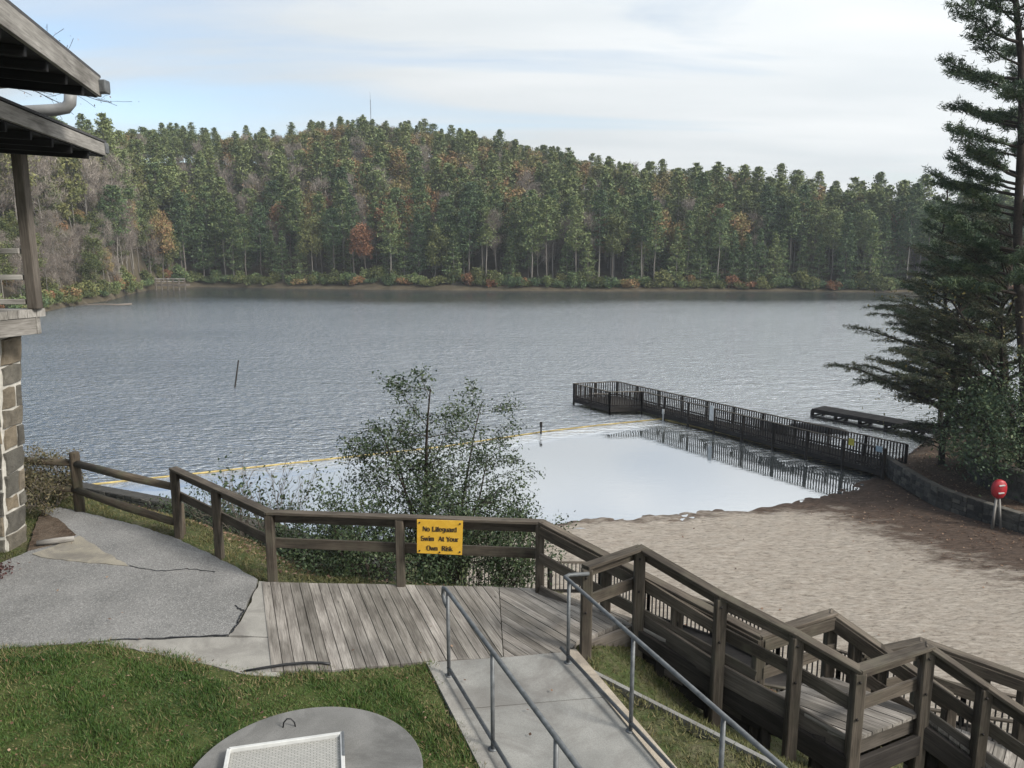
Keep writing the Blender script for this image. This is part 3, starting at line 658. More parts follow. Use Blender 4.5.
# beams below
for a, b, h in ((TB, TE, hB+.16), (TP, TK, hB+.16), (TE, TF, hE+.36), (TF, TG2, hG+.17), (TH, TH2, hG+.17), (TK, TH, hE+.15)):
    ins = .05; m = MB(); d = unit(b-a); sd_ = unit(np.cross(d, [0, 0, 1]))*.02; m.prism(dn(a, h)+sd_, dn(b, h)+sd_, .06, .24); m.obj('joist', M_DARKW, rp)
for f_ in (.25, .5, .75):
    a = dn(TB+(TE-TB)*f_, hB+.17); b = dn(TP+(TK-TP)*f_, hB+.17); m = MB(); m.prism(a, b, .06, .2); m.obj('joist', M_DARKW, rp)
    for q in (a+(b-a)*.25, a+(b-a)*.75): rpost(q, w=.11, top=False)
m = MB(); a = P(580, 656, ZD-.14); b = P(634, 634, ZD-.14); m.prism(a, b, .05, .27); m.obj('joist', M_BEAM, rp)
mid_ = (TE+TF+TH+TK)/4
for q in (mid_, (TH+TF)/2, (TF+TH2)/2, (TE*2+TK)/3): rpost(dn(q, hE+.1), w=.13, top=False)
# lower landing rail beyond
lr = thing('lower_stair_rail', tuple(P(930, 700, 4)), 'lower weathered railing beyond the ramp landing, turning down to the beach', 'railing')
JL, JJ, JR = at(862, 655, 6.15), at(922, 642.5, 6.15), at(1026, 679, 5.95); JR2 = JJ+(JR-JJ)*2
board_rail(lr, [JL, JJ, JR, JR2], capside=.06, mid=-.42, ext=.03)
for q in (JL, JJ, JJ+(JR-JJ)*.62, JR, JR2):
    m = MB(); m.prism([q[0], q[1], zat(q[0], q[1])-.2], [q[0], q[1], q[2]], .12, .12, (0, 1, 0)); m.obj('post', M_RAIL, lr)
g0, g1 = dn(JJ, .95), dn(JR2, .95); off = np.array([-.62, -.78, 0])*.6
m = MB(); nn = np.cross(g1-g0, off); planks(m, [tuple(g0[:2]), tuple(g1[:2]), tuple((g1+off)[:2]), tuple((g0+off)[:2])], atan2(off[0], off[1]), .12, -.04, 0, .01, lambda x, y: g0[2]-(nn[0]*(x-g0[0])+nn[1]*(y-g0[1]))/nn[2]); m.obj('floor', M_RAMPDECK, lr)

# ------------------------------------------------------------------ picket fences
def picket(pts, zt, zb, label, mat=M_BLKM, sp_=.115, group=None):
    par = thing('picket_fence', tuple(pts[0]), label, 'fence', group)
    for a, b in zip(pts[:-1], pts[1:]):
        a = np.array([a[0], a[1], 0]); b = np.array([b[0], b[1], 0]); L = np.linalg.norm(b-a); d = (b-a)/L
        m = MB(); m.prism(a+[0, 0, zt], b+[0, 0, zt], .09, .045); m.obj('top_rail', M_RAIL, par)
        m = MB(); m.prism(a+[0, 0, zb+.12], b+[0, 0, zb+.12], .05, .10); m.obj('bottom_rail', M_DARKW, par)
        m = MB(); n = int(L/sp_)
        for i in range(1, n): q = a+d*L*i/n; m.prism(q+[0, 0, zb+.1], q+[0, 0, zt-.02], .032, .032, (d[1], -d[0], 0), tint=random.random())
        m.obj('pickets', mat, par)
        n = max(1, round(L/1.9))
        for i in range(n+1): q = a+d*L*i/n; m = MB(); m.prism(q+[0, 0, zb-.15], q+[0, 0, zt], .09, .09, (0, 1, 0)); m.obj('post', M_DARKW, par)
picket(FAR_F, 1.75, .72, 'dark picket fence at the edge of the sand, behind the deck and ramp')
picket(NEAR_F, 1.78, .75, 'dark picket fence seen in gaps under the ramp, nearer than the sand')

# ------------------------------------------------------------------ metal handrails
def handrail(p0, d_, label, flip):
    par = thing('metal_handrail', (p0[0], p0[1], ZD), label, 'handrail', None)
    q = lambda s_, z_, o=0: np.array([p0[0]+d_[0]*s_, p0[1]+d_[1]*s_, z_])
    if flip < 0: pts = [q(-.03, ZD+.78), q(-.12, ZD+.80), q(-.17, ZD+.86), q(-.15, ZD+.94), q(-.06, ZD+.965), q(.02, ZD+.965), q(8, ZD+.965)]
    else:
        e = np.array([.28, .07, 0]); pts = [q(-.12, ZD+.965)+e, q(-.14, ZD+.965)+e*.25, q(-.10, ZD+.965), q(0, ZD+.965), q(8, ZD+.965)]
    m = MB(); m.tube(pts, .022, 12); m.obj('top_rail', M_STEEL, par)
    m = MB(); m.tube([q(-.02 if flip < 0 else -.18, ZD+.09), q(8, ZD+.09)], .019, 10); m.obj('bottom_rail', M_STEEL, par)
    for s_ in (0, 1.32, 2.64, 3.96, 5.3, 6.6, 8.0):
        m = MB(); m.tube([q(s_, ZD-.1), q(s_, ZD+.95)], .02, 10); m.obj('post', M_STEEL, par)
        m = MB(); m.tube([q(s_, ZD-.0), q(s_, ZD+.012)], .045, 12); m.obj('base_flange', M_STEEL, par)
h0 = np.array(xy(449, 676, ZD)); h1 = np.array(xy(504, 768, ZD)); handrail(h0, (h1-h0)/np.linalg.norm(h1-h0), 'grey pipe handrail between the lawn and the concrete walk', -1)
h0 = np.array(xy(568, 663, ZD)); h1 = np.array(xy(664, 768, ZD)); handrail(h0, (h1-h0)/np.linalg.norm(h1-h0), 'grey pipe handrail between the concrete walk and the ramp', 1)

# ------------------------------------------------------------------ manhole pad, hatch, hose
MC = np.array([-1.76, 5.86]); 
pd_ = thing('concrete_pad', (MC[0], MC[1], ZD), 'round grey concrete lid set in the lawn under the metal hatch', 'concrete lid')
m = MB(); n = 64; V = []; rr = [(1.0, -.05), (1.0, .085), (.985, .10), (0.5, .10)]
for r_, z_ in rr:
    for k in range(n): V.append((MC[0]+r_*cos(2*pi*k/n), MC[1]+r_*sin(2*pi*k/n), ZD+z_))
Fc = [(j*n+k, j*n+(k+1) % n, (j+1)*n+(k+1) % n, (j+1)*n+k) for j in range(3) for k in range(n)]+[tuple(range(3*n, 4*n))]
m.add(V, Fc); m.obj('slab', M_LID, pd_)
m = MB(); q = P(289, 727, ZD+.1); a_ = unit([1, .15, 0])
m.tube([q-a_*.055+[0, 0, -.01], q-a_*.045+[0, 0, .05], q-a_*.015+[0, 0, .085], q+a_*.02+[0, 0, .083], q+a_*.05+[0, 0, .045], q+a_*.06+[0, 0, -.01]], .007, 8); m.obj('lifting_loop', M_BLKM, pd_)
ht = thing('access_hatch', tuple(P(290, 760, ZD+.1)), 'white framed metal tread hatch lying on the round concrete lid', 'hatch')
zt = ZD+.16; e0 = P(229, 751, zt); e1 = P(342, 735, zt); ex = unit(e1-e0); ey = np.array([ex[1], -ex[0], 0]); wid = np.linalg.norm(e1-e0); dep = wid*1.0
m = MB()
def hp(a, b, z_): return e0+ex*a+ey*b+[0, 0, z_]
for (a, b, c_, d_) in ((0, 0, wid, 0), (wid, 0, wid, dep), (wid, dep, 0, dep), (0, dep, 0, 0)): m.prism(hp(a, b, -.015), hp(c_, d_, -.015), .035, .085)
m.obj('frame', M_WHITE, ht)
t = NT('tread_plate'); vn = t.n('ShaderNodeTexCoord'); 
g_ = t.coord('gp', (1, 1, 1)); w1 = t.n('ShaderNodeTexBrick'); w1.inputs['Scale'].default_value = 16; w1.inputs['Color1'].default_value = (.34, .335, .31, 1); w1.inputs['Color2'].default_value = (.40, .39, .36, 1)
w1.inputs['Mortar'].default_value = (.17, .165, .15, 1); w1.inputs['Mortar Size'].default_value = .05; w1.inputs['Brick Width'].default_value = .9; w1.inputs['Row Height'].default_value = .3; t.L.new(g_, w1.inputs['Vector'])
bp = t.bump(w1.outputs['Fac'], .6, -.004); M_TREAD = t.fin(w1.outputs['Color'], .6, .2)
m = MB(); Vp = [hp(.02, .02, -.008), hp(wid-.02, .02, -.008), hp(wid-.02, dep-.02, -.008), hp(.02, dep-.02, -.008)]
m.add(Vp+[v_-[0, 0, .02] for v_ in Vp], [(3, 2, 1, 0), (4, 5, 6, 7), (0, 1, 5, 4), (1, 2, 6, 5), (2, 3, 7, 6), (3, 0, 4, 7)], .5, [(0, 0, 0), (wid, 0, 0), (wid, dep, 0), (0, dep, 0)]*2); m.obj('tread_plate', M_TREAD, ht)
m = MB(); m.prism(hp(wid+.01, .35*dep, .03), hp(wid+.01, .0, .03), .02, .02); m.obj('hinge', M_STEEL, ht)
m = MB(); pts = [P(244, 671, ZD+.01), P(262, 668, ZD+.03), P(285, 664.5, ZD+.04), P(308, 662.5, ZD+.04), P(322, 662.8, ZD+.03), P(330, 664, ZD+.025)]
m.tube(pts, [.011, .014, .015, .015, .014, .017], 10); m.obj('drain_hose', M_BLACK, label='thin black hose lying across the near edge of the plank deck', cat='hose')

# ------------------------------------------------------------------ building on the left
def stonewall(m, mor, a, b, z0, z1, th, rows=.26, wmin=.2, wmax=.5):
    """random squared stones on a mortar core between plan points a and b"""
    a = np.array([*a, 0.]); b = np.array([*b, 0.]); L = np.linalg.norm(b-a); d = (b-a)/L; nv = np.array([d[1], -d[0], 0])
    mor.prism(a+[0, 0, (z0+z1)/2], b+[0, 0, (z0+z1)/2], th, z1-z0, (0, 0, 1), ch=.03)
    for side in (-1, 1):
        z = z0
        while z < z1-.08:
            h = min(rows*random.uniform(.7, 1.3), z1-z); x = 0
            if z1-z-h < .1: h = z1-z
            while x < L:
                w = min(random.uniform(wmin, wmax), L-x)
                if L-x-w < wmin*.5: w = L-x
                g = .015; cn = a+d*(x+w/2)+[0, 0, z+h/2]+nv*side*(th/2)
                j = lambda: random.uniform(-.035, .035)*min(1, w*2.5)
                ring = [(-w/2+g+j(), -h/2+g+j()), (0, -h/2+g+j()*.6), (w/2-g+j(), -h/2+g+j()), (w/2-g+j()*.6, 0), (w/2-g+j(), h/2-g+j()), (0, h/2-g+j()*.6), (-w/2+g+j(), h/2-g+j()), (-w/2+g+j()*.6, 0)]
                pr = random.uniform(.012, .035); V = [cn+d*p+np.array([0, 0, q]) for p, q in ring]+[cn+d*p*.93+np.array([0, 0, q*.93])+nv*side*pr for p, q in ring]+[cn+nv*side*(pr+.004)]
                Fc = [(i, (i+1) % 8, 8+(i+1) % 8, 8+i) for i in range(8)]+[(8+i, 8+(i+1) % 8, 16) for i in range(8)]
                m.add(V, Fc, random.random()); x += w
            z += h
bd = thing('lake_house', (-8.2, 11.2, ZD), 'brown lakeside lodge corner with deep eaves, balcony and stone pier', 'building')
m = MB(); mo = MB(); px1 = PD(27, 545, 11.1)[0]-.30; px0 = px1-.95
stonewall(m, mo, (px0, 11.35), (px1-.03, 11.35), ZD-.1, 9.72, .5, .32, .28, .5); stonewall(m, mo, (px1-.27, 11.12), (px1-.27, 11.58), ZD-.1, 9.72, .5, .30, .24, .44)
for mm_ in (m, mo):
    for v_ in mm_.v: v_[:, 0] += np.clip((v_[:, 2]-ZD)/3.2, 0, 1)*.26
pr_ = mo.obj('stone_pier', M_MORTAR, bd); m.obj('stones', M_STONE, pr_)
yb = 11.3
q0 = PD(18, 337, yb); m = MB(); m.poly([(px0, yb-.15), (q0[0], yb-.15), (q0[0], yb+.3), (px0, yb+.3)], 9.72, 9.86); m.obj('pier_cap', M_LID, bd)
e = PD(44, 312, yb)[0]; zf0 = PD(30, 333, yb)[2]; zf1 = PD(30, 316, yb)[2]; zf2 = PD(30, 308, yb)[2]
m = MB(); m.prism((e-6, yb-.1, (zf0+zf1)/2), (e-.03, yb-.1, (zf0+zf1)/2), .09, zf1-zf0, ch=.05); m.obj('fascia_beam', M_FASC, bd)
m = MB(); m.prism((e-.08, yb-.1, (zf0+zf1)/2), (e-.08-2.0, yb-6, (zf0+zf1)/2), .09, (zf1-zf0)*.98, ch=.05); m.obj('fascia_beam', M_FASC, bd)
m = MB(); planks(m, [(e-6, yb+.0), (e+.02, yb+.0), (e-2.0, yb-6), (e-8, yb-6)], R(90), .14, zf1+.001, zf2); m.obj('balcony_floor', M_FASC, bd)
pc = PD(36, 306, yb-.12)[0]; zr = PD(30, 148, yb)[2]
m = MB(); m.prism((pc, yb-.14, zf2), (pc, yb-.14, zr+.05), .15, .15, (0, 1, 0), ch=.06); m.obj('porch_post', M_BEAM, bd)
for zz_ in (251, 277, 301):
    z_ = PD(20, zz_, yb)[2]; m = MB(); m.prism((pc-6, yb-.16, z_), (pc-.1, yb-.16, z_), .08 if zz_ > 251 else .14, .075); m.obj('balcony_rail', M_PRAIL, bd)
# lower roof
def eave(c_px, c_py, depth, az_edge, az_far, length, wid_, zrise, th=.2, nm='roof', far_rise=.0, fb=.2):
    c = PD(c_px, c_py, depth); ve = np.array([sin(az_edge), cos(az_edge), 0.]); vf = np.array([sin(az_far), cos(az_far), 0.])
    a = c; b = c+ve*length+[0, 0, far_rise]; cc = b+vf*wid_+[0, 0, zrise]; d = c+vf*wid_+[0, 0, zrise]
    m = MB(); up = np.array([0, 0, th])
    m.add([a, b, cc, d, a+up, b+up, cc+up, d+up], [(3, 2, 1, 0), (4, 5, 6, 7), (0, 1, 5, 4), (1, 2, 6, 5), (2, 3, 7, 6), (3, 0, 4, 7)], .5, mat=0)
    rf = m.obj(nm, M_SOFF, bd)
    m = MB(); up2 = np.array([0, 0, th+.003]); o = -vf*.05; of = ve*.05*-1
    V = [a+o+of+up2, b+o+up2, cc+up2, d+of+up2]; V2 = [v_+np.array([0, 0, .03]) for v_ in V]
    m.add(V+V2, [(3, 2, 1, 0), (4, 5, 6, 7), (0, 1, 5, 4), (1, 2, 6, 5), (2, 3, 7, 6), (3, 0, 4, 7)], .5); m.obj('shingles', M_SHINGLE, rf)
    m = MB(); m.prism(a+[0, 0, th/2]-vf*.03, b+[0, 0, th/2]-vf*.03, .045, fb, ch=.06); m.obj('fascia', M_FASC, rf)
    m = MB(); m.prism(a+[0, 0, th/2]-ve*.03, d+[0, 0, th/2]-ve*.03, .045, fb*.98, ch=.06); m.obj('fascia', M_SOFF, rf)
    for k in range(1, int(length/.6)):
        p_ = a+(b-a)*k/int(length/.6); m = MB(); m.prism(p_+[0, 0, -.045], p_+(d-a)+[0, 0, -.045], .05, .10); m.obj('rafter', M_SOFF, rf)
    return a, b, ve, vf
eave(103, 157, 11.6, R(180-11), R(-95), 7.0, 6, .35, .20, 'lower_roof', fb=.17)
a, b, ve, vf = eave(97, 97, 9.6, R(180-14.5), R(-97), 8.5, 6, 0.5, .22, 'upper_roof', fb=.22)
gt = MB(); gt.prism(a+[.03, -.02, .11], a+[.15, -.02, .11], .12, .15, ch=.1); gt.obj('gutter_end', M_STEEL, bd)
gt = MB(); lo = PD(108, 154, 11.6); gt.prism(lo+[-.05, -.0, .08], lo+[.0, -.0, .08], .1, .15, ch=.1); gt.obj('gutter_end', M_STEEL, bd)
gt = MB(); yg = 10.4; gt.tube([PD(-60, 116, yg-.3), PD(55, 110, yg), PD(66, 108, yg), PD(70, 103, yg), PD(70.5, 92, yg)], [.075]*5, 10); gt.obj('downpipe', simple('pale_grey_pipe', (.20, .20, .195), .5), bd)

# ------------------------------------------------------------------ piers and things on the lake
def gpier():
    par = thing('fishing_pier', (17.5, 34.5, 0), 'long dark wooden pier with picket railings and a wide end platform', 'pier')
    zt_ = 1.55; zd_ = .52
    n1_, n2_ = P(642, 391.5, zt_), P(885, 449, zt_)     # near rail
    f1_, f2_ = P(617, 381.5, zt_), P(907, 444.5, zt_)   # far rail
    w1_, w2_ = P(574, 383.5, zt_), P(610, 392, zt_)
    pts = [f2_, f1_, w1_, w2_, n1_, n2_]
    m = MB(); planks(m, [(q[0], q[1]) for q in pts], R(60), .16, zd_-.05, zd_); m.obj('pier_floor', M_DARKW, par)
    m = MB()
    for a, b in zip(pts[:-1], pts[1:]): m.prism((a[0], a[1], zd_-.19), (b[0], b[1], zd_-.19), .06, .26)
    m.obj('edge_beam', M_DARKW, par)
    for a, b in zip(pts[:-1], pts[1:]):
        a = a*[1, 1, 0]; b = b*[1, 1, 0]; L = np.linalg.norm(b-a); d = (b-a)/L
        m = MB(); m.prism(a+[0, 0, zt_], b+[0, 0, zt_], .11, .05); m.obj('top_rail', M_RAIL, par)
        m = MB(); m.prism(a+[0, 0, zd_+.10], b+[0, 0, zd_+.10], .04, .09); m.obj('bottom_rail', M_DARKW, par)
        m = MB(); n = max(2, int(L/.165))
        for i in range(1, n): q = a+d*L*i/n; m.prism(q+[0, 0, zd_-.05], q+[0, 0, zt_-.02], .07, .035, (d[1], -d[0], 0))
        m.obj('pickets', M_DARKW, par)
        n = max(1, round(L/2.1))
        for i in range(n+1): q = a+d*L*i/n; m = MB(); m.prism(q+[0, 0, -1.0], q+[0, 0, zt_+.01], .13, .13, (0, 1, 0)); m.obj('pile', M_DARKW, par)
    # bench in the platform
    bq = (f1_+w1_+w2_)/3
    bn = thing('pier_bench', (bq[0], bq[1], zd_), 'small plank bench on the end platform of the railed pier', 'bench')
    m = MB(); m.prism(bq*[1, 1, 0]+[-.7, .1, zd_+.45], bq*[1, 1, 0]+[.7, -.2, zd_+.45], .35, .05); m.obj('seat', M_DECK, bn)
    for s_ in (-.6, .6): m = MB(); m.prism(bq*[1, 1, 0]+[s_, 0, zd_], bq*[1, 1, 0]+[s_, 0, zd_+.43], .1, .3, (0, 1, 0)); m.obj('leg', M_DARKW, bn)
    # white depth board and yellow notice on the near rail
    dd = unit((n2_-n1_)*[1, 1, 0]); nn_ = np.array([dd[1], -dd[0], 0]); nn_ = nn_ if nn_[1] < 0 else -nn_
    def brd(px, py, w, h, name, mat, label, cat):
        s_ = np.dot((P(px, py, 1.5)-n1_)[:2], dd[:2]); q = n1_*[1, 1, 0]+dd*s_+nn_*.09; z_ = PD(px, py, q[1])[2]
        m = MB(); m.prism(q-dd*w/2+[0, 0, z_], q+dd*w/2+[0, 0, z_], .02, h, ch=.1); return m.obj(name, mat, label=label, cat=cat)
    brd(686.5, 413, .34, .9, 'depth_board', M_WHITE, 'tall pale board fixed to the side of the railed pier', 'notice board')
    brd(854, 442, .30, .34, 'notice_plate', simple('dull_yellow_plate', (.30, .26, .03), .6), 'small yellow notice on the pier railing near the shore', 'notice')
    brd(880, 449, .34, .28, 'notice_plate', simple('grey_blue_plate', (.2, .26, .3), .5), 'small blue grey plate at the shore end of the pier railing', 'notice')
gpier()
def lowdock():
    par = thing('low_dock', (25, 43, 0), 'low dark plank dock without railings beyond the railed pier', 'dock')
    a = P(812, 408.5, .62); b = P(972, 437, .62); d = unit(b-a); nv = np.array([-d[1], d[0], 0]); nv = nv if nv[1] > 0 else -nv
    w = 1.5; m = MB(); planks(m, [tuple(q[:2]) for q in (a, b, b+nv*w, a+nv*w)], atan2(nv[0], nv[1]), .15, .57, .62); m.obj('plank_floor', M_DARKW, par)
    for o in (0, w): m = MB(); m.prism(a+nv*o-[0, 0, .15], b+nv*o-[0, 0, .15], .07, .2); m.obj('edge_beam', M_DARKW, par)
    L = np.linalg.norm(b-a); n = 6
    for i in range(n+1):
        for o in (.08, w-.08): q = a+d*L*i/n+nv*o; m = MB(); m.prism([q[0], q[1], -1], [q[0], q[1], .5], .2, .2, (0, 1, 0)); m.obj('pile', M_DARKW, par)
        q = a+d*L*i/n; m = MB(); m.prism(q*[1, 1, 0]+[0, 0, .12], (q+nv*w)*[1, 1, 0]+[0, 0, .12], .12, .1); m.obj('cross_beam', M_DARKW, par)
    m = MB(); m.prism(a*[1, 1, 0]+[0, 0, .10], b*[1, 1, 0]+[0, 0, .10], .08, .12); m.obj('edge_beam', M_DARKW, par)
    # posts at the root
    for i, (px, pt, pb_, l_) in enumerate(((948, 420, 437, 'post carrying a small dark box at the root of the low dock'), (956.5, 420, 438, 'bare thin post at the root of the low dock'))):
        q = P(px, pb_, .7); zt_ = PD(px, pt, q[1])[2]
        s_ = thing('sign_post', tuple(q), l_, 'post'); m = MB(); m.tube([[q[0], q[1], .4], [q[0], q[1], zt_]], .035, 8); m.obj('pole', M_DARKW, s_)
        if i == 0: m = MB(); m.prism([q[0]-.22, q[1]-.05, zt_], [q[0]+.22, q[1]-.05, zt_], .06, .26); m.obj('box', M_BLKM, s_)
    # dark float moored against the pier
    c_ = P(818, 428, .2); m = MB(); n = 14; V = []
    for i in range(n+1):
        u_ = i/n*2-1; r_ = .34*sqrt(max(0, 1-u_*u_*.96))
        for k in range(10): an = 2*pi*k/10; V.append((c_[0]+u_*1.5+.0, c_[1]-u_*.9+cos(an)*r_*1.3, .12+sin(an)*r_))
    Fc = [(i*10+k, i*10+(k+1) % 10, (i+1)*10+(k+1) % 10, (i+1)*10+k) for i in range(n) for k in range(10)]
    m.add(V, Fc, .5, None, 0, True); m.obj('moored_float', M_BLKM, label='dark rounded float lying in the water behind the pier railing', cat='float')
lowdock()
m = MB(); m.tube(BOOM, .045, 6); bo = m.obj('boom_line', M_YROPE, label='yellow floating boom line marking off the swimming area', cat='boom line')
for px, py, h in ((541, 430.5, .75), (663, 417, .75)):
    q = P(px, py+3.5, 0); m = MB(); m.tube([[q[0], q[1], -.5], [q[0], q[1], h*.55], [q[0], q[1], h*.6], [q[0], q[1], h]], [.05, .05, .09, .08], 8)
    m.obj('boom_post', M_DARKW if px < 600 else M_WHITE, label='short dark marker post standing on the yellow boom line' if px < 600 else 'short white marker post at the bend of the yellow boom line', cat='marker post')
q = P(235, 387, 0); q2 = PD(238.5, 360, q[1]); m = MB(); m.tube([[q[0]-.05, q[1], -.8], [q[0], q[1], 0], q2], [.07, .07, .055], 8); m.obj('leaning_stake', M_DARKW, label='dark leaning stake standing alone in the open water', cat='stake')
# far dock on the left shore
q = P(171, 290.2, 0); par = thing('far_dock', tuple(q), 'small weathered dock with railing on the far left shore', 'dock')
m = MB(); m.poly([(q[0]-4.2, q[1]), (q[0]+4.0, q[1]-.3), (q[0]+4.0, q[1]+3), (q[0]-4.2, q[1]+3)], 1.0, 1.6); m.obj('floor', M_BEAM, par)
for i in range(6): m = MB(); x_ = q[0]-3.9+i*1.55; m.prism([x_, q[1]-.05, -1], [x_, q[1]-.05, 3.0], .3, .3, (0, 1, 0)); m.obj('post', M_BEAM, par)
m = MB(); m.prism([q[0]-4.1, q[1]-.1, 3.0], [q[0]+4, q[1]-.1, 3.0], .2, .22); m.prism([q[0]-4.1, q[1]-.1, 2.3], [q[0]+4, q[1]-.1, 2.3], .1, .14); m.obj('railing', M_FASC, par)
for (p0_, p1_, lab) in (((75, 306, .1), (132, 304, .3), 'pale fallen log in the shallows by the left shore'), ((556, 283, 3.2), (579, 290, .1), 'bare fallen trunk sloping into the water on the far bank')):
    a = P(*p0_) if p0_[2] < 1 else PD(p0_[0], p0_[1], P(579, 290, 0)[1]+2); b = P(*p1_); mm = (a+b)/2+[0, 0, .15]
    m = MB(); m.tube([a, a*.6+mm*.4+[0, .3, .1], mm, b*.5+mm*.5+[0, -.4, -.1], b], [.05, .10, .15, .17, .2], 7); m.tube([mm, mm+[.9, .4, 1.0], mm+[1.3, .5, 1.1]], [.07, .04, .02], 5); m.tube([a*.5+mm*.5, a*.5+mm*.5+[-.7, -.6, .7]], [.05, .02], 5); m.obj('fallen_log', M_TWIG, label=lab, cat='log')
# life ring station
def lifering():
    q = P(996, 516, .8); q[2] = zat(q[0], q[1])
    par = thing('life_ring_stand', tuple(q), 'red life ring case with white marks on a stand by the beach wall', 'life ring')
    zc = PD(997, 489, q[1])[2]; 
    m = MB()
    V = []; n = 16
    for (r_, y_) in ((.24, .10), (.29, .06), (.29, -.06), (.24, -.12), (.0, -.14)):
        for k in range(n):
            an = 2*pi*(k+.5)/n; rr_ = r_*(1-.05*(abs(cos(an*2)))); V.append((q[0]+cos(an)*rr_, q[1]+y_, zc+sin(an)*rr_*1.38))
    Fc = [(j*n+k, j*n+(k+1) % n, (j+1)*n+(k+1) % n, (j+1)*n+k) for j in range(4) for k in range(n)]+[tuple(range(n-1, -1, -1))]
    m.add(V, Fc, .5, None, 0, True); m.obj('case', M_RED, par)
    for dz in (.17, -.13): m = MB(); m.prism([q[0]-.10, q[1]-.15, zc+dz], [q[0]+.12, q[1]-.15, zc+dz+.02], .03, .05); m.obj('white_mark', M_WHITE, par)
    for s_ in (-.10, .10): m = MB(); m.tube([[q[0]+s_*1.8, q[1]-abs(s_), q[2]-.1], [q[0]+s_*.4, q[1]+.03, zc-.2]], .045, 8); m.obj('leg', M_FASC, par)
    m = MB(); m.tube([[q[0], q[1]+.10, q[2]-.2], [q[0], q[1]+.10, zc]], .05, 8); m.obj('post', M_FASC, par)
lifering()
# retaining walls
def curved_wall(pts, z0, z1, th, name, label, mat=M_WALLST, rows=.2):
    par = thing(name, (pts[0][0], pts[0][1], z0), label, 'wall'); m = MB(); mo = MB()
    for i in range(len(pts)-1):
        za = z0[i] if isinstance(z0, list) else z0; zb_ = z1[i] if isinstance(z1, list) else z1
        stonewall(m, mo, pts[i][:2], pts[i+1][:2], za, zb_, th, rows, .25, .55)
    mo.obj('core', M_MORTAR if False else M_WALLST, par); m.obj('stones', mat, par)
def dens(pts, n=6):
    o = []
    p = [np.array(q[:2]) for q in pts]; p = [2*p[0]-p[1]]+p+[2*p[-1]-p[-2]]
    for i in range(1, len(p)-2):
        for k in range(n):
            t_ = k/n; o.append(.5*((2*p[i])+(-p[i-1]+p[i+1])*t_+(2*p[i-1]-5*p[i]+4*p[i+1]-p[i+2])*t_**2+(-p[i-1]+3*p[i]-3*p[i+1]+p[i+2])*t_**3))
    return o+[p[-2]]
def curved_base(pos): return pos
_o = bpy.data.objects
curved_wall(dens([xy(884, 466, .5), xy(905, 480, .5), xy(940, 500, .5), xy(985, 516, .5), xy(1040, 534, .5)], 3), .2, 1.08, .3, 'beach_wall', 'low dark stone wall curving between the sand and the leafy bank')
curved_wall(dens([xy(970, 452, 1.2), xy(975, 470, 1.2), xy(995, 484, 1.2), xy(1040, 500, 1.2)], 3), .8, 2.15, .35, 'tree_wall', 'low stone wall curving round the foot of the big pine')
curved_wall([xy(a, b, 1.6) for a, b in ((-30, 470), (60, 484), (130, 497), (200, 511), (260, 528), (335, 552), (400, 572))], .3, 1.75, .5, 'sea_wall', 'dark stone retaining wall at the water below the left fence')

# ------------------------------------------------------------------ vegetation builders
def blob_noise(n): return RNG.uniform(0, 1, n)
def skeleton(mb, leafs, p, d, L, r, lvl, cfg, tint=.5):
    """recursive limbs; collects twig ends"""
    k = max(2, int(cfg['seg'][lvl])); pts = [p]; dd = d.copy(); cur = p.copy()
    for i in range(k):
        dd = unit(dd+RNG.normal(size=3)*cfg['wig'][lvl]+np.array([0, 0, cfg['lift'][lvl]])); cur = cur+dd*L/k; pts.append(cur.copy())
    rr = np.linspace(r, max(r*cfg['taper'][lvl], cfg.get('rmin', .003)), k+1)
    mb.tube(pts, rr, cfg['sides'][lvl], tint, cap=False)
    if lvl == len(cfg['n'])-1+0:
        for i in range(1, k+1): leafs.append((pts[i], dd, lvl))
        return
    n = cfg['n'][lvl]
    for j in range(n):
        f_ = cfg['start'][lvl]+(1-cfg['start'][lvl])*(j+.5)/n+RNG.uniform(-.03, .03); f_ = min(max(f_, 0), .999); i = int(f_*k); q = pts[i]+(pts[i+1]-pts[i])*(f_*k-i)
        ax = unit(pts[i+1]-pts[i]); az = cfg.get('phase', 0)+j*2.4+RNG.uniform(-.5, .5)
        s1 = unit(np.cross(ax, [0, 0, 1] if abs(ax[2]) < .9 else [1, 0, 0])); s2_ = np.cross(ax, s1)
        an = cfg['ang'][lvl]+RNG.uniform(-.15, .15); nd = ax*cos(an)+(s1*cos(az)+s2_*sin(az))*sin(an)
        if cfg.get('flat') and lvl > 0: nd[2] *= cfg['flat']; nd = unit(nd)
        ll = L*cfg['len'][lvl]*RNG.uniform(.75, 1.15)*(1-cfg['prof'][lvl]*f_)
        skeleton(mb, leafs, q, unit(nd), ll, max(np.interp(f_, [0, 1], [r, rr[-1]])*cfg['rad'][lvl], .003), lvl+1, cfg, tint)
    leafs.append((pts[-1], dd, lvl))
def make_leaves(leafs, per, spread, size, aspect=.5, up=0, tri=False, minl=1, clump=True):
    c = np.array([l[0] for l in leafs if l[2] >= minl]); d = np.array([l[1] for l in leafs if l[2] >= minl])
    ct = RNG.uniform(0, 1, len(c)); i = np.repeat(np.arange(len(c)), per); q = c[i]+RNG.normal(size=(len(i), 3))*spread
    tn = np.clip(ct[i]*.6+RNG.uniform(0, .5, len(i)), 0, 1); m = MB(); m.cards(q, size*RNG.uniform(.6, 1.3, len(i)), tn, up, aspect, tri, d[i] if aspect < .3 else None); return m

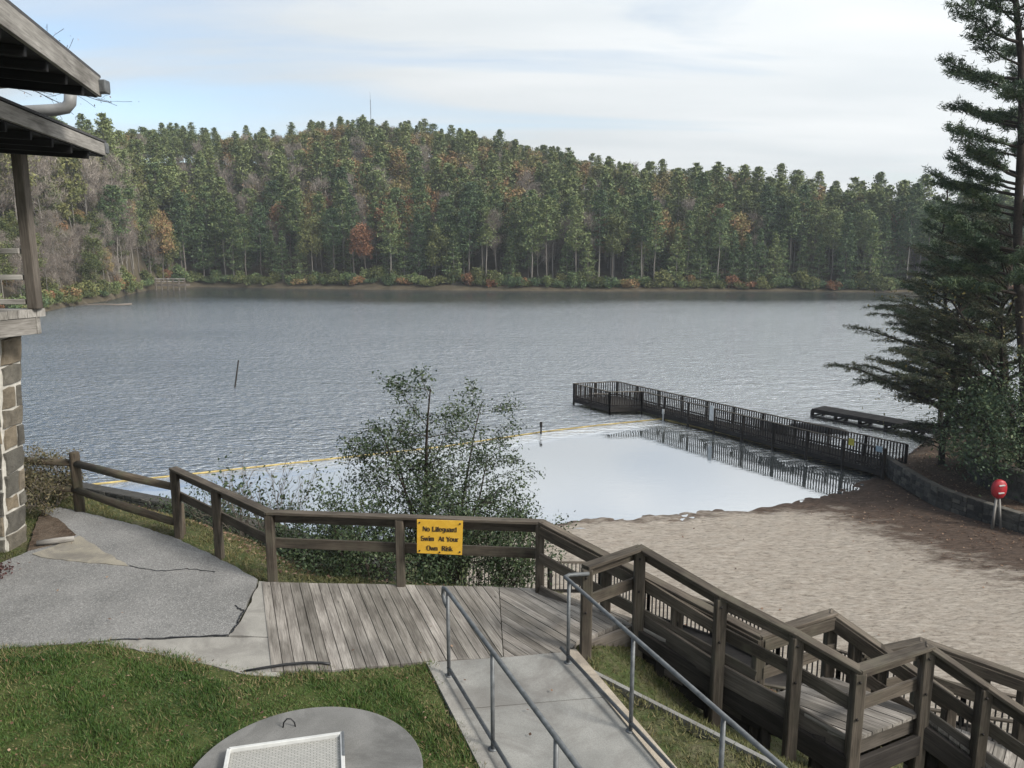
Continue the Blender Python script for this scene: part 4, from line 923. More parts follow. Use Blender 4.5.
# ---- distant tree kinds (local coords, base at origin)
def conifer(h, w, cs, n, card, top=1.0, ragged=.25):
    tr = MB(); k = 7; pts = [np.array([sin(i*1.3)*.12, cos(i*1.7)*.12, h*.97*i/k]) for i in range(k+1)]
    tr.tube(pts, np.linspace(.017*h*.62, .04, k+1), 5, .6, cap=False)
    C = []; T = []; D = []
    nb = int(n/14)
    for b in range(nb):
        f_ = RNG.uniform(0, 1)**.85; z0 = h*(cs+(1-cs)*f_); prof = (1-f_)**top*.95+.08
        if f_ < .15: prof *= .55+3*f_
        ln = w*prof*RNG.uniform(.55, 1.15); a = RNG.uniform(0, 2*pi); dr = np.array([cos(a), sin(a), .08+.35*f_])
        if RNG.random() < .18: tr.tube([[0, 0, z0], np.array([0, 0, z0])+dr*ln*.85], [.05, .015], 3, .5, cap=False)
        m_ = 14; s_ = RNG.uniform(.2, 1, m_)**.7; q = np.array([0, 0, z0])+dr*ln*s_[:, None]+RNG.normal(size=(m_, 3))*[.32, .32, .16]*(ln/3+.35)
        C.append(q); T.append(np.full(m_, RNG.uniform(0, .6))+RNG.uniform(0, .4, m_))
    C = np.concatenate(C); T = np.clip(np.concatenate(T), 0, 1); cr = MB(); cr.cards(C, card*RNG.uniform(.6, 1.35, len(C)), T, .45, .55, True)
    for b in range(8):     # dead stubs on the bare lower trunk
        z0 = h*RNG.uniform(.15, cs+.1); a = RNG.uniform(0, 2*pi); tr.tube([[0, 0, z0], [cos(a)*1.3, sin(a)*1.3, z0+.1]], [.03, .01], 3, .8, cap=False)
    return tr, cr
def broad(h, w, n, card, bare=False, cs=.4):
    cfg = dict(n=[9, 5, 4], seg=[6, 3, 2, 2], wig=[.05, .12, .2, .25], lift=[.03, .12, .1, .05], taper=[.25, .3, .4, .5], sides=[5, 3, 3, 3], start=[cs, .3, .3], ang=[.75, .7, .7], len=[.42, .5, .5], prof=[.45, .3, .3], rad=[.5, .5, .6], rmin=.012)
    if w: cfg['len'][0] = w
    tr = MB(); lf_ = []; skeleton(tr, lf_, np.zeros(3), np.array([0, 0, 1.]), h*.93, h*.0095, 0, cfg, .6)
    ends = [l for l in lf_ if l[2] >= 2]
    if bare:
        c = np.array([l[0] for l in ends]); d = np.array([l[1] for l in ends]); i = RNG.integers(0, len(c), n); q = c[i]+RNG.normal(size=(n, 3))*.55; cr = MB()
        cr.cards(q, card*RNG.uniform(.7, 1.6, n), RNG.uniform(0, 1, n), 0, .055, True, d[i]+np.array([0, 0, .3]))
    else:
        c = np.array([l[0] for l in ends]); i = RNG.integers(0, len(c), n); ct = RNG.uniform(0, .6, len(c)); q = c[i]+RNG.normal(size=(n, 3))*.62; cr = MB(); cr.cards(q, card*RNG.uniform(.6, 1.4, n), np.clip(ct[i]+RNG.uniform(0, .4, n), 0, 1), .2, .7, True)
    return tr, cr
def shrub(h, w, n, card):
    c = []; T = []
    for b in range(14):
        a = RNG.uniform(0, 2*pi); r_ = w*sqrt(RNG.random())*.75; cc = np.array([cos(a)*r_, sin(a)*r_*.7, h*RNG.uniform(.25, .8)*(1-.4*r_/w)]); k = n//14
        q = RNG.normal(size=(k, 3)); q /= np.linalg.norm(q, axis=1)[:, None]; q = cc+q*RNG.uniform(.5, 1, (k, 1))*np.array([w*.34, w*.34, h*.30]); q[:, 2] = np.abs(q[:, 2]); c.append(q); T.append(RNG.uniform(0, .5)+RNG.uniform(0, .5, k))
    m = MB(); m.cards(np.concatenate(c), card*RNG.uniform(.6, 1.4, sum(map(len, c))), np.concatenate(T), .2, .6, True)
    st = MB()
    for b in range(5): a = RNG.uniform(0, 2*pi); st.tube([[0, 0, -.3], [cos(a)*w*.4, sin(a)*w*.4, h*.75]], [.06, .02], 4, .4, cap=False)
    return st, m
KINDS = {'pine': [conifer(25, 4.0, .42, 3300, .62, .5), conifer(23, 3.4, .5, 2900, .58, .55), conifer(21, 4.0, .15, 3400, .58, .8), conifer(24, 4.5, .36, 3400, .62, .45), conifer(15, 3.4, .08, 2600, .5, .85), conifer(22, 4.6, .5, 3000, .6, .42)],
         'rust': [broad(18, .40, 3600, .5), broad(15, .45, 3400, .48)], 'bare': [broad(21, .28, 2200, 1.0, True, .35), broad(17, .36, 2400, 1.0, True, .3), broad(14, .40, 2200, 1.0, True, .2)],
         'olive': [broad(14, .44, 3300, .48, False, .25), broad(18, .40, 3400, .5)]}
LM_ = {'pine': M_PINE, 'rust': M_RUST, 'bare': M_TWIG, 'olive': M_OLIVE}
LODM = {}
# scatter
pts = []; tries = 0
cell = {}
def ok(x, y, r):
    k = (int(x//8), int(y//8))
    for i in (-1, 0, 1):
        for j in (-1, 0, 1):
            for (a, b) in cell.get((k[0]+i, k[1]+j), []):
                if (a-x)**2+(b-y)**2 < r*r: return False
    cell.setdefault(k, []).append((x, y)); return True
for _ in range(26000):
    px = RNG.uniform(-45, 1090); t_ = RNG.uniform(.03, 1.38)
    d, dr, hr = far_profile(px); y_ = d+(dr-d)*t_; x_ = (px-512)/F*(y_*.985+2.0)
    if not ok(x_, y_, 2.7 if px < 135 and t_ < .6 else 2.9 if t_ > .66 else 4.0 if t_ > .35 else 3.2): continue
    pts.append((px, t_, x_, y_))
pts.sort(key=lambda q: q[1]*(1 if q[0] > 135 else .6))
SHARE = lambda px, t: ((.32, .07, .40) if px < 160 else (.56, .07, .24) if px < 300 else (.42, .25, .17) if px < 620 else (.56, .20, .08))
print('trees', len(pts)); indiv = []; mass = []
for k, (px, t_, x_, y_) in enumerate(pts):
    zz_, _ = far_z(np.array([x_]), np.array([y_])); zz_ = float(zz_[0]); r_ = RNG.random(); a, b, c_ = SHARE(px, t_)
    kind = 'pine' if r_ < a else 'rust' if r_ < a+b else 'bare' if r_ < a+b+c_ else 'olive'
    if t_ < .12 and px > 200: kind = 'pine' if RNG.random() < .78 else kind
    if px < 110 and t_ < .5: kind = 'bare' if RNG.random() < .55 else 'olive'
    if t_ > .62 and kind == 'pine' and 200 < px < 660 and RNG.random() < .45: kind = 'rust' if RNG.random() < .45 else 'olive'
    if t_ > .8: kind = kind if kind != 'bare' else 'rust' if RNG.random() < .6 else 'olive'
    v_ = int(RNG.integers(0, len(KINDS[kind]))); sc_ = RNG.uniform(.86, 1.06)*(1 if kind == 'pine' else .95)
    if px < 120 and t_ < .35: sc_ *= .6
    sc_ *= 1-.46*float(smooth(.40, .9, t_))
    if kind == 'pine' and t_ < .1 and RNG.random() < .4: v_ = 2 if RNG.random() < .5 else 4
    (indiv if len(indiv) < 290 else mass).append((kind, v_, x_, y_, zz_-.3, RNG.uniform(0, 6.28), sc_))
LAB = {'pine': ('pine_tree', 'tall green pine in the front rows of trees across the lake', 'pine tree', 'pines on the far shore'),
       'rust': ('autumn_tree', 'tree with rusty autumn leaves in the front rows across the lake', 'autumn tree', 'autumn trees on the far shore'),
       'bare': ('bare_tree', 'leafless grey brown tree in the front rows across the lake', 'bare tree', 'bare trees on the far shore'),
       'olive': ('leafy_tree', 'olive green broadleaf tree in the front rows across the lake', 'leafy tree', 'broadleaf trees on the far shore')}
proto = {}
ADJ = {'pine': ('tall straight pine with bare lower trunk', 'tall narrow pine with bare lower trunk', 'dense pine green nearly to the ground', 'tall broad crowned pine', 'small young full pine', 'pine with a high wide crown'),
       'rust': ('rusty autumn tree', 'smaller rusty autumn tree'), 'bare': ('tall slim leafless tree', 'leafless grey tree', 'low spreading leafless tree'), 'olive': ('low olive green leafy tree', 'taller olive green leafy tree')}
PLACES = ((60, 'behind the lodge balcony'), (140, 'on the left slope before the small far dock'), (200, 'behind the small far dock'), (290, 'across the water from the leaning stake'), (345, 'left of the radio mast'), (400, 'below the radio mast'), (480, 'beyond the small tree and the sign'), (560, 'near the sloping trunk on the far bank'), (640, 'straight beyond the pier platform'), (730, 'beyond the middle of the railed pier'), (820, 'beyond the shore end of the railed pier'), (900, 'beyond the low dock'), (2000, 'behind the big pine on the right'))
def place_of(x, y):
    p_ = 512+F*x/(y*.985+2.0)
    return next(w for lim, w in PLACES if p_ < lim)
for (kind, v_, x_, y_, z_, rz, sc_) in indiv:
    nm, lb, ct, gr = LAB[kind]; lb = ADJ[kind][v_]+' '+place_of(x_, y_); gr = gr+' '+place_of(x_, y_)
    if (kind, v_) not in proto:
        tr, cr = KINDS[kind][v_]; o = bpy.data.objects.new(nm, None); COL.objects.link(o); tag(o, lb, ct, gr)
        a = tr.obj('trunk', M_BARK, None); a.parent = o; b = cr.obj('crown', LM_[kind], None); b.parent = o; proto[(kind, v_)] = o
        o.location = (x_, y_, z_); o.rotation_euler = (0, 0, rz); o.scale = (sc_*1.0,)*3
    else: copy_tree(proto[(kind, v_)], (x_, y_, z_), rz, sc_, label=lb, group=gr)
fm = MB(); slot = {'pine': 1, 'rust': 2, 'bare': 3, 'olive': 4}
for (kind, v_, x_, y_, z_, rz, sc_) in mass:
    rot = np.array([[cos(rz), -sin(rz), 0], [sin(rz), cos(rz), 0], [0, 0, 1]]); sh_ = RNG.uniform(-.22, .22)
    for idx, mb in enumerate(KINDS[kind][v_]):
        Vv, Fs, Tt = mb.arrays()
        if idx == 1:      # thin out the copies far up the hill
            nf = len(Vv)//3; kp = RNG.random(nf) < .6; Vc = Vv.reshape(nf, 3, 3)[kp]; cc = Vc.mean(1, keepdims=True); Vc = cc+(Vc-cc)*1.3
            Vv = Vc.reshape(-1, 3); Fs = [np.arange(len(Vv)).reshape(-1, 3)]; Tt = Tt.reshape(nf, 3)[kp].ravel()
        fm.add((Vv@rot.T)*sc_+[x_, y_, z_], Fs, np.clip(Tt+(sh_ if idx else 0), 0, 1), None, slot[kind] if idx else 0)
fm.obj('forest', [M_BARK, M_PINE, M_RUST, M_TWIG, M_OLIVE], label='mixed autumn forest of pines and oaks covering the upper hillside', cat='forest', kind='stuff')
# shoreline shrubs
shp = [shrub(3.2, 3.0, 900, .45), shrub(2.4, 3.6, 900, .42), shrub(4.5, 3.0, 1100, .5)]; sproto = {}
SHM = [M_OLIVE, M_PINE, M_RUST]
for k in range(250):
    px = (-40+(k % 90)*11.8 if k < 180 else RNG.uniform(20, 150))+RNG.uniform(-5, 5); t_ = RNG.uniform(.004, .05) if k < 180 else RNG.uniform(.02, .6); d, dr, hr = far_profile(px); y_ = d+(dr-d)*t_; x_ = (px-512)/F*(y_*.985+2.0)
    if 148 < px < 190: y_ += 4
    v_ = int(RNG.integers(0, 3)); mi = 2 if RNG.random() < (.10 if k < 180 else .3) else (1 if RNG.random() < (.4 if k < 180 else .1) else 0)
    nm, lb, ct = (('shrub', 'olive green shrub at the far water line', 'shrub'), ('evergreen_shrub', 'dark evergreen shrub at the far water line', 'shrub'), ('rusty_shrub', 'rust coloured shrub at the far water line', 'shrub'))[mi]; lb = ('rounded', 'low wide', 'tall')[v_]+' '+('olive', 'evergreen', 'rusty')[mi]+' shrub at the water '+place_of(x_, y_)
    zz_ = float(far_z(np.array([x_]), np.array([y_]))[0][0]); sc_ = RNG.uniform(.7, 1.15)*(.8 if px < 120 else 1)
    if (v_, mi) not in sproto:
        o = bpy.data.objects.new(nm, None); COL.objects.link(o); tag(o, lb, ct, nm.replace('_', ' ')+'s '+place_of(x_, y_))
        a = shp[v_][0].obj('stems', M_BARK, None); a.parent = o; b = shp[v_][1].obj('foliage', SHM[mi], None); b.parent = o; sproto[(v_, mi)] = o
        o.location = (x_, y_, zz_-.1); o.scale = (sc_,)*3
    else: copy_tree(sproto[(v_, mi)], (x_, y_, zz_-.1), RNG.uniform(0, 6.28), sc_, label=lb, group=nm.replace('_', ' ')+'s '+place_of(x_, y_))
# radio mast on the ridge
d, dr, hr = far_profile(370.); q = PD(370, 92, float(dr)+30); par = thing('radio_mast', (q[0], q[1], q[2]-45), 'thin radio mast rising above the treetops on the ridge', 'mast')
m = MB()
for k in range(3):
    a = 2*pi*k/3; m.tube([[q[0]+cos(a)*.22, q[1]+sin(a)*.22, q[2]-50], [q[0]+cos(a)*.12, q[1]+sin(a)*.12, q[2]-3]], .05, 4)
for k in range(36):
    z_ = q[2]-50+k*1.3; a = 2*pi*k/3; b = a+2*pi/3; m.tube([[q[0]+cos(a)*.2, q[1]+sin(a)*.2, z_], [q[0]+cos(b)*.2, q[1]+sin(b)*.2, z_+1.3]], .03, 3)
m.obj('lattice', M_STEEL, par); m = MB(); m.tube([[q[0], q[1], q[2]-3.2], [q[0], q[1], q[2]]], .05, 5); m.obj('antenna', M_STEEL, par)

# ------------------------------------------------------------------ near trees
def needle_tree(name, base, h, cs, w, nb, label, cat, leaf, bark, lean=(0, 0), size=.34, prof_pow=.6, droop=.0, tuft=7, seed=1, rbase=.3, azpref=None, tw=.06, dens_=1.0, up0=.10, botfull=.35):
    par = thing(name, tuple(base), label, cat); tr = MB(); base = np.array(base, float); K = 14
    axis = [base+np.array([lean[0]*(i/K)**1.2+.12*sin(i*.9+seed), lean[1]*(i/K)+.1*cos(i*1.1+seed), h*i/K]) for i in range(K+1)]
    axis[0] = axis[0]-[0, 0, .5]; tr.tube(axis, np.linspace(rbase, .03, K+1), 9, .4, cap=False); ax = np.array(axis)
    br = MB(); C = []; D = []; T = []
    for b in range(nb):
        f_ = cs+(1-cs)*((b+RNG.uniform(-.5, .5))/nb); f_ = min(max(f_, .02), .99); i = f_*K; q = ax[int(i)]+(ax[min(int(i)+1, K)]-ax[int(i)])*(i-int(i))
        rel = (f_-cs)/(1-cs); prof = (1-rel)**prof_pow*(botfull+(1-botfull)*min(1, rel*3.5))
        ln = w*max(prof, .06)*RNG.uniform(.6, 1.15); az = RNG.uniform(0, 2*pi) if azpref is None or RNG.random() < .35 else azpref+RNG.normal()*.75
        d = np.array([cos(az), sin(az), up0+.5*rel]); P_ = [q]; dd = unit(d); k = 6
        for s_ in range(k): dd = unit(dd+RNG.normal(size=3)*.08+np.array([0, 0, .05-droop*(s_/k)])); P_.append(P_[-1]+dd*ln/k)
        br.tube(P_, np.linspace(.018*ln+.01, .008, k+1), 4, .4, cap=False)
        nt_ = max(4, int(ln*7*dens_))
        for t2 in range(nt_):
            f2 = .22+.78*(t2+RNG.random())/nt_; ii = min(f2*k, k-.01); o = P_[int(ii)]+(P_[int(ii)+1]-P_[int(ii)])*(ii-int(ii)); dv = unit(P_[int(ii)+1]-P_[int(ii)])
            sdv = unit(np.cross(dv, [0, 0, 1]))*(1 if t2 % 2 else -1); td = unit(dv*.7+sdv*RNG.uniform(.4, 1.1)+np.array([0, 0, RNG.uniform(-.15, .25)-droop*.8])); tl = (.22+.36*ln*(1-f2*.6)*.5)*RNG.uniform(.6, 1.2)
            e_ = o+td*tl; br.tube([o, e_], [.007, .004], 3, .4, cap=False); nn_ = max(3, int(tl/.085)); cl_ = RNG.uniform(0, .6)
            for s_ in range(nn_):
                pc_ = o+td*tl*(s_+1)/nn_; C.append(pc_+RNG.normal(size=(tuft, 3))*tw*.6); D.append(td+RNG.normal(size=(tuft, 3))*.7); T.append(cl_+RNG.uniform(0, .4, tuft))
    C = np.concatenate(C); D = np.concatenate(D); T = np.concatenate(T); D /= np.linalg.norm(D, axis=1)[:, None]
    cr = MB(); cr.cards(C+D*size*.3, size*RNG.uniform(.6, 1.2, len(C)), T, 0, .19, True, D)
    tr.obj('trunk', bark, par); br.obj('branches', bark, par); cr.obj('crown', leaf, par); print(name, len(C)); return par
zb = zat(*xy(1016, 470, 1.8)); q = P(1016, 470, 1.8); y0_ = q[1]; x0_ = q[0]
needle_tree('tall_pine', (x0_+.3, y0_, zat(x0_, y0_)), 30, .27, 4.3, 108, 'tall dark white pine at the right edge of the beach', 'pine tree', M_NEARPINE, M_DBARK, (-4.2, 0), .21, .55, .03, 13, 1, .24, None, .12, .95, .12, .85)
x1_ = PD(925, 300, 46)[0]
needle_tree('slender_hemlock', (x1_+1.5, 46, .8), 14.2, .12, 4.6, 60, 'dark hemlock with a thin leaning tip beside the tall pine', 'hemlock', M_NEARPINE, M_DBARK, (-1.0, 0), .20, .8, .14, 11, 2, .16, None, .09, .9)
needle_tree('drooping_hemlock', (x0_+.7, y0_+2.5, zat(x0_+.9, y0_+2.5)), 11, .10, 7.4, 62, 'spreading hemlock drooping thin branches left over the water', 'hemlock', M_HEM, M_DBARK, (-.5, 0), .16, .55, .22, 9, 3, .22, pi, .07, .6, .32, .9)
needle_tree('full_hemlock', (x0_-.5, y0_+4.5, zat(x0_-.5, y0_+4.5)), 12.5, .05, 4.2, 80, 'full dark hemlock filling the gap behind the trunk of the tall pine', 'hemlock', M_HEM, M_DBARK, (.3, 0), .19, .6, .14, 9, 4, .16, None, .10, .8)
tw_leaf = m_leaf('yellowing_leaves', [(0, (.05, .055, .02)), (.5, (.10, .09, .03)), (1, (.19, .15, .05))], 0)
cfg = dict(n=[12, 7, 6], seg=[7, 5, 3, 2], wig=[.08, .12, .18, .2], lift=[.05, -.01, -.04, -.05], taper=[.3, .25, .4, .5], sides=[8, 5, 3, 3], start=[.25, .25, .2], ang=[1.1, .75, .7], len=[.75, .42, .42], prof=[.5, .4, .3], rad=[.35, .5, .5], rmin=.004, flat=.6)
def leafy(name, base, d0, L, r, cfg, label, cat, leaf, bark, per, spread, size, aspect=.55, minl=2, up=.1):
    par = thing(name, tuple(base), label, cat); tr = MB(); lf_ = []
    skeleton(tr, lf_, np.array(base, float)-[0, 0, .3], unit(d0), L, r, 0, cfg, .4); tr.obj('trunk', bark, par)
    lm = make_leaves(lf_, per, spread, size, aspect, up, False, minl); lm.obj('crown', leaf, par); print(name, len(lf_)*per); return par
leafy('leaning_tree', (x0_+.6, y0_-.5, zat(x0_, y0_-.5)), (-.42, .1, 1), 9.0, .14, cfg, 'slim tree with thin yellowing leaves leaning left from the pine', 'tree', tw_leaf, M_DBARK, 3, .16, .13)
# dark evergreen thicket at the right edge: separate rhododendrons
cfgR = dict(n=[10, 6, 4], seg=[5, 4, 3, 2], wig=[.12, .15, .2, .2], lift=[.02, .05, .05, .05], taper=[.3, .3, .4, .5], sides=[6, 4, 3, 3], start=[.05, .2, .2], ang=[.9, .8, .7], len=[.62, .5, .5], prof=[.35, .3, .3], rad=[.5, .5, .5], rmin=.005)
for k, (px, py, dx, L_, lb) in enumerate(((1000, 466, 0, 4.4, 'dark glossy evergreen bush left of the pine trunk above the stone wall'), (1030, 468, 0, 5.2, 'dark glossy evergreen bush in front of the pine trunk at the frame edge'), (1012, 452, 0, 3.4, 'low dark evergreen bush overhanging the foot of the low dock'))):
    q = P(px, py, 1.9); zz_ = zat(q[0], q[1]); leafy('evergreen_bush', (q[0], q[1], zz_), (-.1, 0, 1), L_, .09, cfgR, lb, 'bush', M_NEARPINE, M_DBARK, 24, .30, .16, .5, 2, .2)
# background trees on the right bank
for k, (dx, dy, h, w) in enumerate(((7, 5, 22, 4.5), (12, 10, 24, 5), (5.5, 13, 14, 4.5))):
    needle_tree('bank_pine', (x0_+dx, y0_+dy, zat(x0_+dx, y0_+dy)), h, .15, w, 40, ('dark pine behind the tall pine on the right bank', 'large dark pine farthest back on the right bank', 'short full pine behind the drooping hemlock on the right bank')[k], 'pine tree', M_NEARPINE, M_DBARK, (0, 0), .4, .6, .05, 6, k+5, .2, None, .12, .6)

# small tree behind the deck
RNG = np.random.default_rng(41)
cfgB = dict(n=[20, 7, 5], seg=[9, 6, 4, 2], wig=[.06, .10, .15, .2], lift=[.04, .015, .03, .02], taper=[.15, .25, .4, .5], sides=[8, 5, 4, 3], start=[.26, .22, .2], ang=[1.12, .8, .75], len=[.47, .46, .42], prof=[.62, .35, .3], rad=[.42, .5, .5], rmin=.003, flat=.7, phase=.6)
qb = PD(436, 600, 14.2); zb_ = zat(qb[0], 14.2); topz = PD(425, 364, 14.2)[2]
par = thing('small_holly', (qb[0], 14.2, zb_), 'small dark leafed tree with open branches standing behind the sign', 'tree'); tr = MB(); lf_ = []
skeleton(tr, lf_, np.array([qb[0]+.1, 14.2, zb_-.2]), unit([-.03, 0, 1]), topz-zb_-.1, .075, 0, cfgB, .4)
c2_ = dict(cfgB); c2_['len'] = [.46, .44, .4]; c2_['n'] = [16, 7, 5]; c2_['start'] = [.25, .22, .2]
for dx_, dv_, hf_ in ((.05, .17, .70), (-.2, -.27, .76), (.05, .12, .9), (-.1, -.13, .84)):
    skeleton(tr, lf_, np.array([qb[0]+.1+dx_*.5, 14.1+RNG.uniform(-.1, .1), zb_-.2]), unit([dv_, RNG.uniform(-.15, .1), 1]), (topz-zb_)*hf_, .05, 0, c2_, .4)
tr.obj('trunk', M_DBARK, par); mk = make_leaves(lf_, 9, .075, .064, .5, .1, False, 2); mk.obj('crown', M_HOLLY, par); print('holly', len(lf_))
# underbrush behind the deck fence
def thicket(px, py, depth, h, w, per, leaf, label, name='evergreen_shrub', size=.062, bark=M_DBARK, cf=None, spread=.11):
    q = PD(px, py, depth); z_ = zat(q[0], depth); h = (PD(px, h, depth)[2]-z_)*1.05 if h > 20 else h; per = int(per*1.9); par = thing(name, (q[0], depth, z_), label, 'shrub'); tr = MB(); lf_ = []
    cf = cf or dict(n=[7, 6, 4], seg=[4, 4, 3, 2], wig=[.12, .15, .2, .2], lift=[.05, .05, .05, .0], taper=[.3, .3, .4, .5], sides=[5, 4, 3, 3], start=[.1, .2, .2], ang=[.8, .8, .7], len=[.55, .5, .5], prof=[.3, .3, .3], rad=[.6, .5, .5], rmin=.003)
    for k in range(5):
        a = RNG.uniform(0, 2*pi); skeleton(tr, lf_, np.array([q[0]+cos(a)*w*.25, depth+sin(a)*w*.2, z_-.15]), unit([cos(a)*w*.45, sin(a)*w*.3, h]), h*RNG.uniform(.75, 1), .02, 0, cf, .5)
    tr.obj('stems', bark, par)
    if per: make_leaves(lf_, per, spread, size, .5, .1, False, 2).obj('foliage', leaf, par)
    return par
thicket(400, 600, 12.6, 2.3, 2.0, 7, M_HOLLY, 'dark leafy shrub below the fence, left of the sign')
thicket(474, 600, 12.4, 1.8, 1.4, 7, M_HOLLY, 'dark leafy shrub below the fence, right of the sign')
thicket(440, 600, 13.0, 2.2, 2.4, 8, M_HOLLY, 'dense dark shrub under the small tree behind the sign')
thicket(345, 600, 13.4, 1.3, 1.8, 5, M_HOLLY, 'low dark shrub behind the fence between tree and bare bush')
thicket(230, 560, 17.5, 1.6, 2.2, 5, M_HOLLY, 'low dark shrub in front of the stone retaining wall')
thicket(300, 560, 16.5, 1.2, 2.0, 4, M_HOLLY, 'low dark shrub against the right part of the retaining wall')
cfT = dict(n=[8, 6, 5], seg=[6, 4, 3, 2], wig=[.06, .10, .14, .15], lift=[.03, .05, .04, .02], taper=[.3, .35, .5, .6], sides=[4, 3, 3, 3], start=[.2, .25, .2], ang=[.42, .45, .45], len=[.5, .5, .5], prof=[.3, .3, .3], rad=[.6, .6, .6], rmin=.004)
thicket(300, 560, 15.4, 462, 3.0, 0, None, 'bare twiggy grey bush behind the left fence', 'bare_bush', bark=M_TWIG, cf=cfT)
thicket(262, 540, 15.8, 470, 1.9, 1, M_HOLLY, 'thinly leaved bush left of the bare twiggy bush', 'thin_bush', size=.09, cf=cfT, bark=M_TWIG, spread=.15)
# shrub by the stone pier
q = P(34, 514, ZD)
par = thing('pier_shrub', tuple(q), 'scrubby olive and brown shrub growing beside the stone pier', 'shrub'); tr = MB(); lf_ = []
for k in range(6):
    a = RNG.uniform(0, 2*pi); skeleton(tr, lf_, np.array([q[0]-.15+cos(a)*.2, q[1]+.5+sin(a)*.3, ZD-.1]), unit([cos(a)*.18, sin(a)*.3, 1]), RNG.uniform(.6, 1.15), .016, 0, cfgR, .5)
tr.obj('stems', M_TWIG, par); make_leaves(lf_, 6, .07, .05, .5, 0, False, 2).obj('foliage', m_leaf('dull_brown_leaves', [(0, (.035, .036, .018)), (.5, (.075, .068, .034)), (1, (.13, .10, .055))], 0), par)
# border log by the pier, small reddish plant
m = MB(); m.tube([P(37, 543.5, ZD+.04), P(56, 541, ZD+.05), P(74, 538.5, ZD+.04)], [.045, .05, .04], 9); m.obj('edging_log', M_WHITE if False else M_FASC, label='short pale log edging the planting bed by the stone pier', cat='log')
q = P(-5, 572, ZD+.05); rpl = thing('red_leafed_plant', tuple(q), 'small dark red leafed plant at the foot of the lodge', 'plant'); m = MB()
for k in range(9): a = RNG.uniform(0, 2*pi); m.tube([q-[0, 0, .06], q+[cos(a)*.1, sin(a)*.14, .05]], [.006, .003], 4)
m.obj('stems', M_DBARK, rpl); m = MB(); n_ = 260; m.cards(q+RNG.normal(size=(n_, 3))*[.10, .14, .05], .05, RNG.uniform(0, 1, n_), 0, .5); m.obj('foliage', m_leaf('reddish_leaves', [(0, (.035, .014, .014)), (1, (.09, .04, .035))], 0), rpl)
# twigs of a tree above the roof
qt = PD(-20, -10, 19); cfS = dict(n=[6, 6, 4], seg=[6, 4, 3, 2], wig=[.1, .12, .16, .2], lift=[.0, .03, .03, .02], taper=[.3, .35, .5, .6], sides=[6, 4, 3, 3], start=[.3, .25, .2], ang=[.6, .6, .6], len=[.5, .5, .5], prof=[.3, .3, .3], rad=[.5, .5, .5], rmin=.006)
par = thing('roadside_tree', (-14.5, 19, zat(-14.5, 19)), 'bare tree behind the lodge with thin twigs above its roof', 'bare tree'); tr = MB(); lf_ = []
m = MB(); m.tube([[-14.5, 19, zat(-14.5, 19)-.3], [-14.3, 19, 10], [-13.9, 19, 17]], [.2, .15, .08], 8); m.obj('trunk', M_DBARK, par)
tr2 = MB(); skeleton(tr2, lf_, np.array([-13.9, 19, 16.6]), unit([.85, 0, .35]), 2.6, .05, 0, cfS, .3); skeleton(tr2, lf_, np.array([-14.2, 19, 14.0]), unit([.9, 0, .25]), 4.0, .05, 0, cfS, .3)
tr2.obj('branches', M_DBARK, par); make_leaves(lf_, 1, .08, .05, .6, 0, False, 2).obj('last_leaves', M_DEAD, par)

# ------------------------------------------------------------------ lawn and litter
LAWN = [xy(a, b, ZD) for a, b in [(-200, 672), (-60, 652), (0, 648), (40, 645.5), (70, 643), (110, 644), (160, 652), (200, 662), (240, 672), (280, 675), (330, 672), (380, 668), (436, 666)]]+[tuple(wl0+dl*s_+np.array([dl[1], -dl[0]])*.14) for s_ in (.1, 1, 3)]+[(-4, 3.2), (-9, 3.2)]
if sdf(np.array([-3.]), np.array([6.]), LAWN)[0] < 0: print('LAWN winding?')
gx = RNG.uniform(-9, .4, 340000); gy = RNG.uniform(4.6, 8.6, 340000)
inm = (sdf(gx, gy, LAWN) > -.09+.13*RNG.random(len(gx))+.05*wob(gx, gy, 6.0)) & (np.hypot(gx-MC[0], gy-MC[1]) > 1.0) & (np.abs(gx)/(gy+.5) < .95)
bald = wob(gx, gy, 2.3)+wob(gx, gy, 7.1, 2)*.6; inm &= (bald+RNG.uniform(-.8, .8, len(gx)) > -.62)
gx, gy = gx[inm], gy[inm]
def blades(gx, gy, gz_, h, w, tint, mat, name, label):
    n = len(gx); a = RNG.uniform(0, 2*pi, n); hh = h*RNG.uniform(.4, 1.3, n)*np.clip(.8+.55*wob(gx, gy, 4.1)+.35*wob(gx, gy, 11., 3), .3, 1.6); b = np.stack([gx, gy, gz_], 1); s_ = np.stack([np.cos(a)*w/2, np.sin(a)*w/2, np.zeros(n)], 1)
    tip = b+np.stack([RNG.normal(size=n)*h*.6, RNG.normal(size=n)*h*.6, hh], 1); V = np.stack([b-s_, b+s_, tip], 1).reshape(-1, 3)
    m = MB(); m.add(V, np.arange(3*n).reshape(n, 3), np.repeat(tint, 3)); return m.obj(name, mat, label=label, cat='grass', kind='stuff')
tn = np.clip(.42+.28*wob(gx, gy, 1.7)+RNG.uniform(-.3, .3, len(gx)), 0, .86); bald = bald[inm]; dry = (RNG.random(len(gx)) < .10+.22*np.clip(bald*-1, 0, 1)) | ((sdf(gx, gy, LAWN) < .22) & (RNG.random(len(gx)) < .35)); tn = np.where(dry, RNG.uniform(.88, 1, len(gx)), tn)
blades(gx, gy, np.full(len(gx), ZD-.02), .055, .012, tn, M_GRASS, 'lawn_grass', 'short green lawn grass round the concrete lid')
m = MB(); m.poly(rough(LAWN, .05), ZD-.08, ZD-.012); t = NT('lawn_soil'); nn_ = t.noise(9, 6, .7, t.coord('pos'))
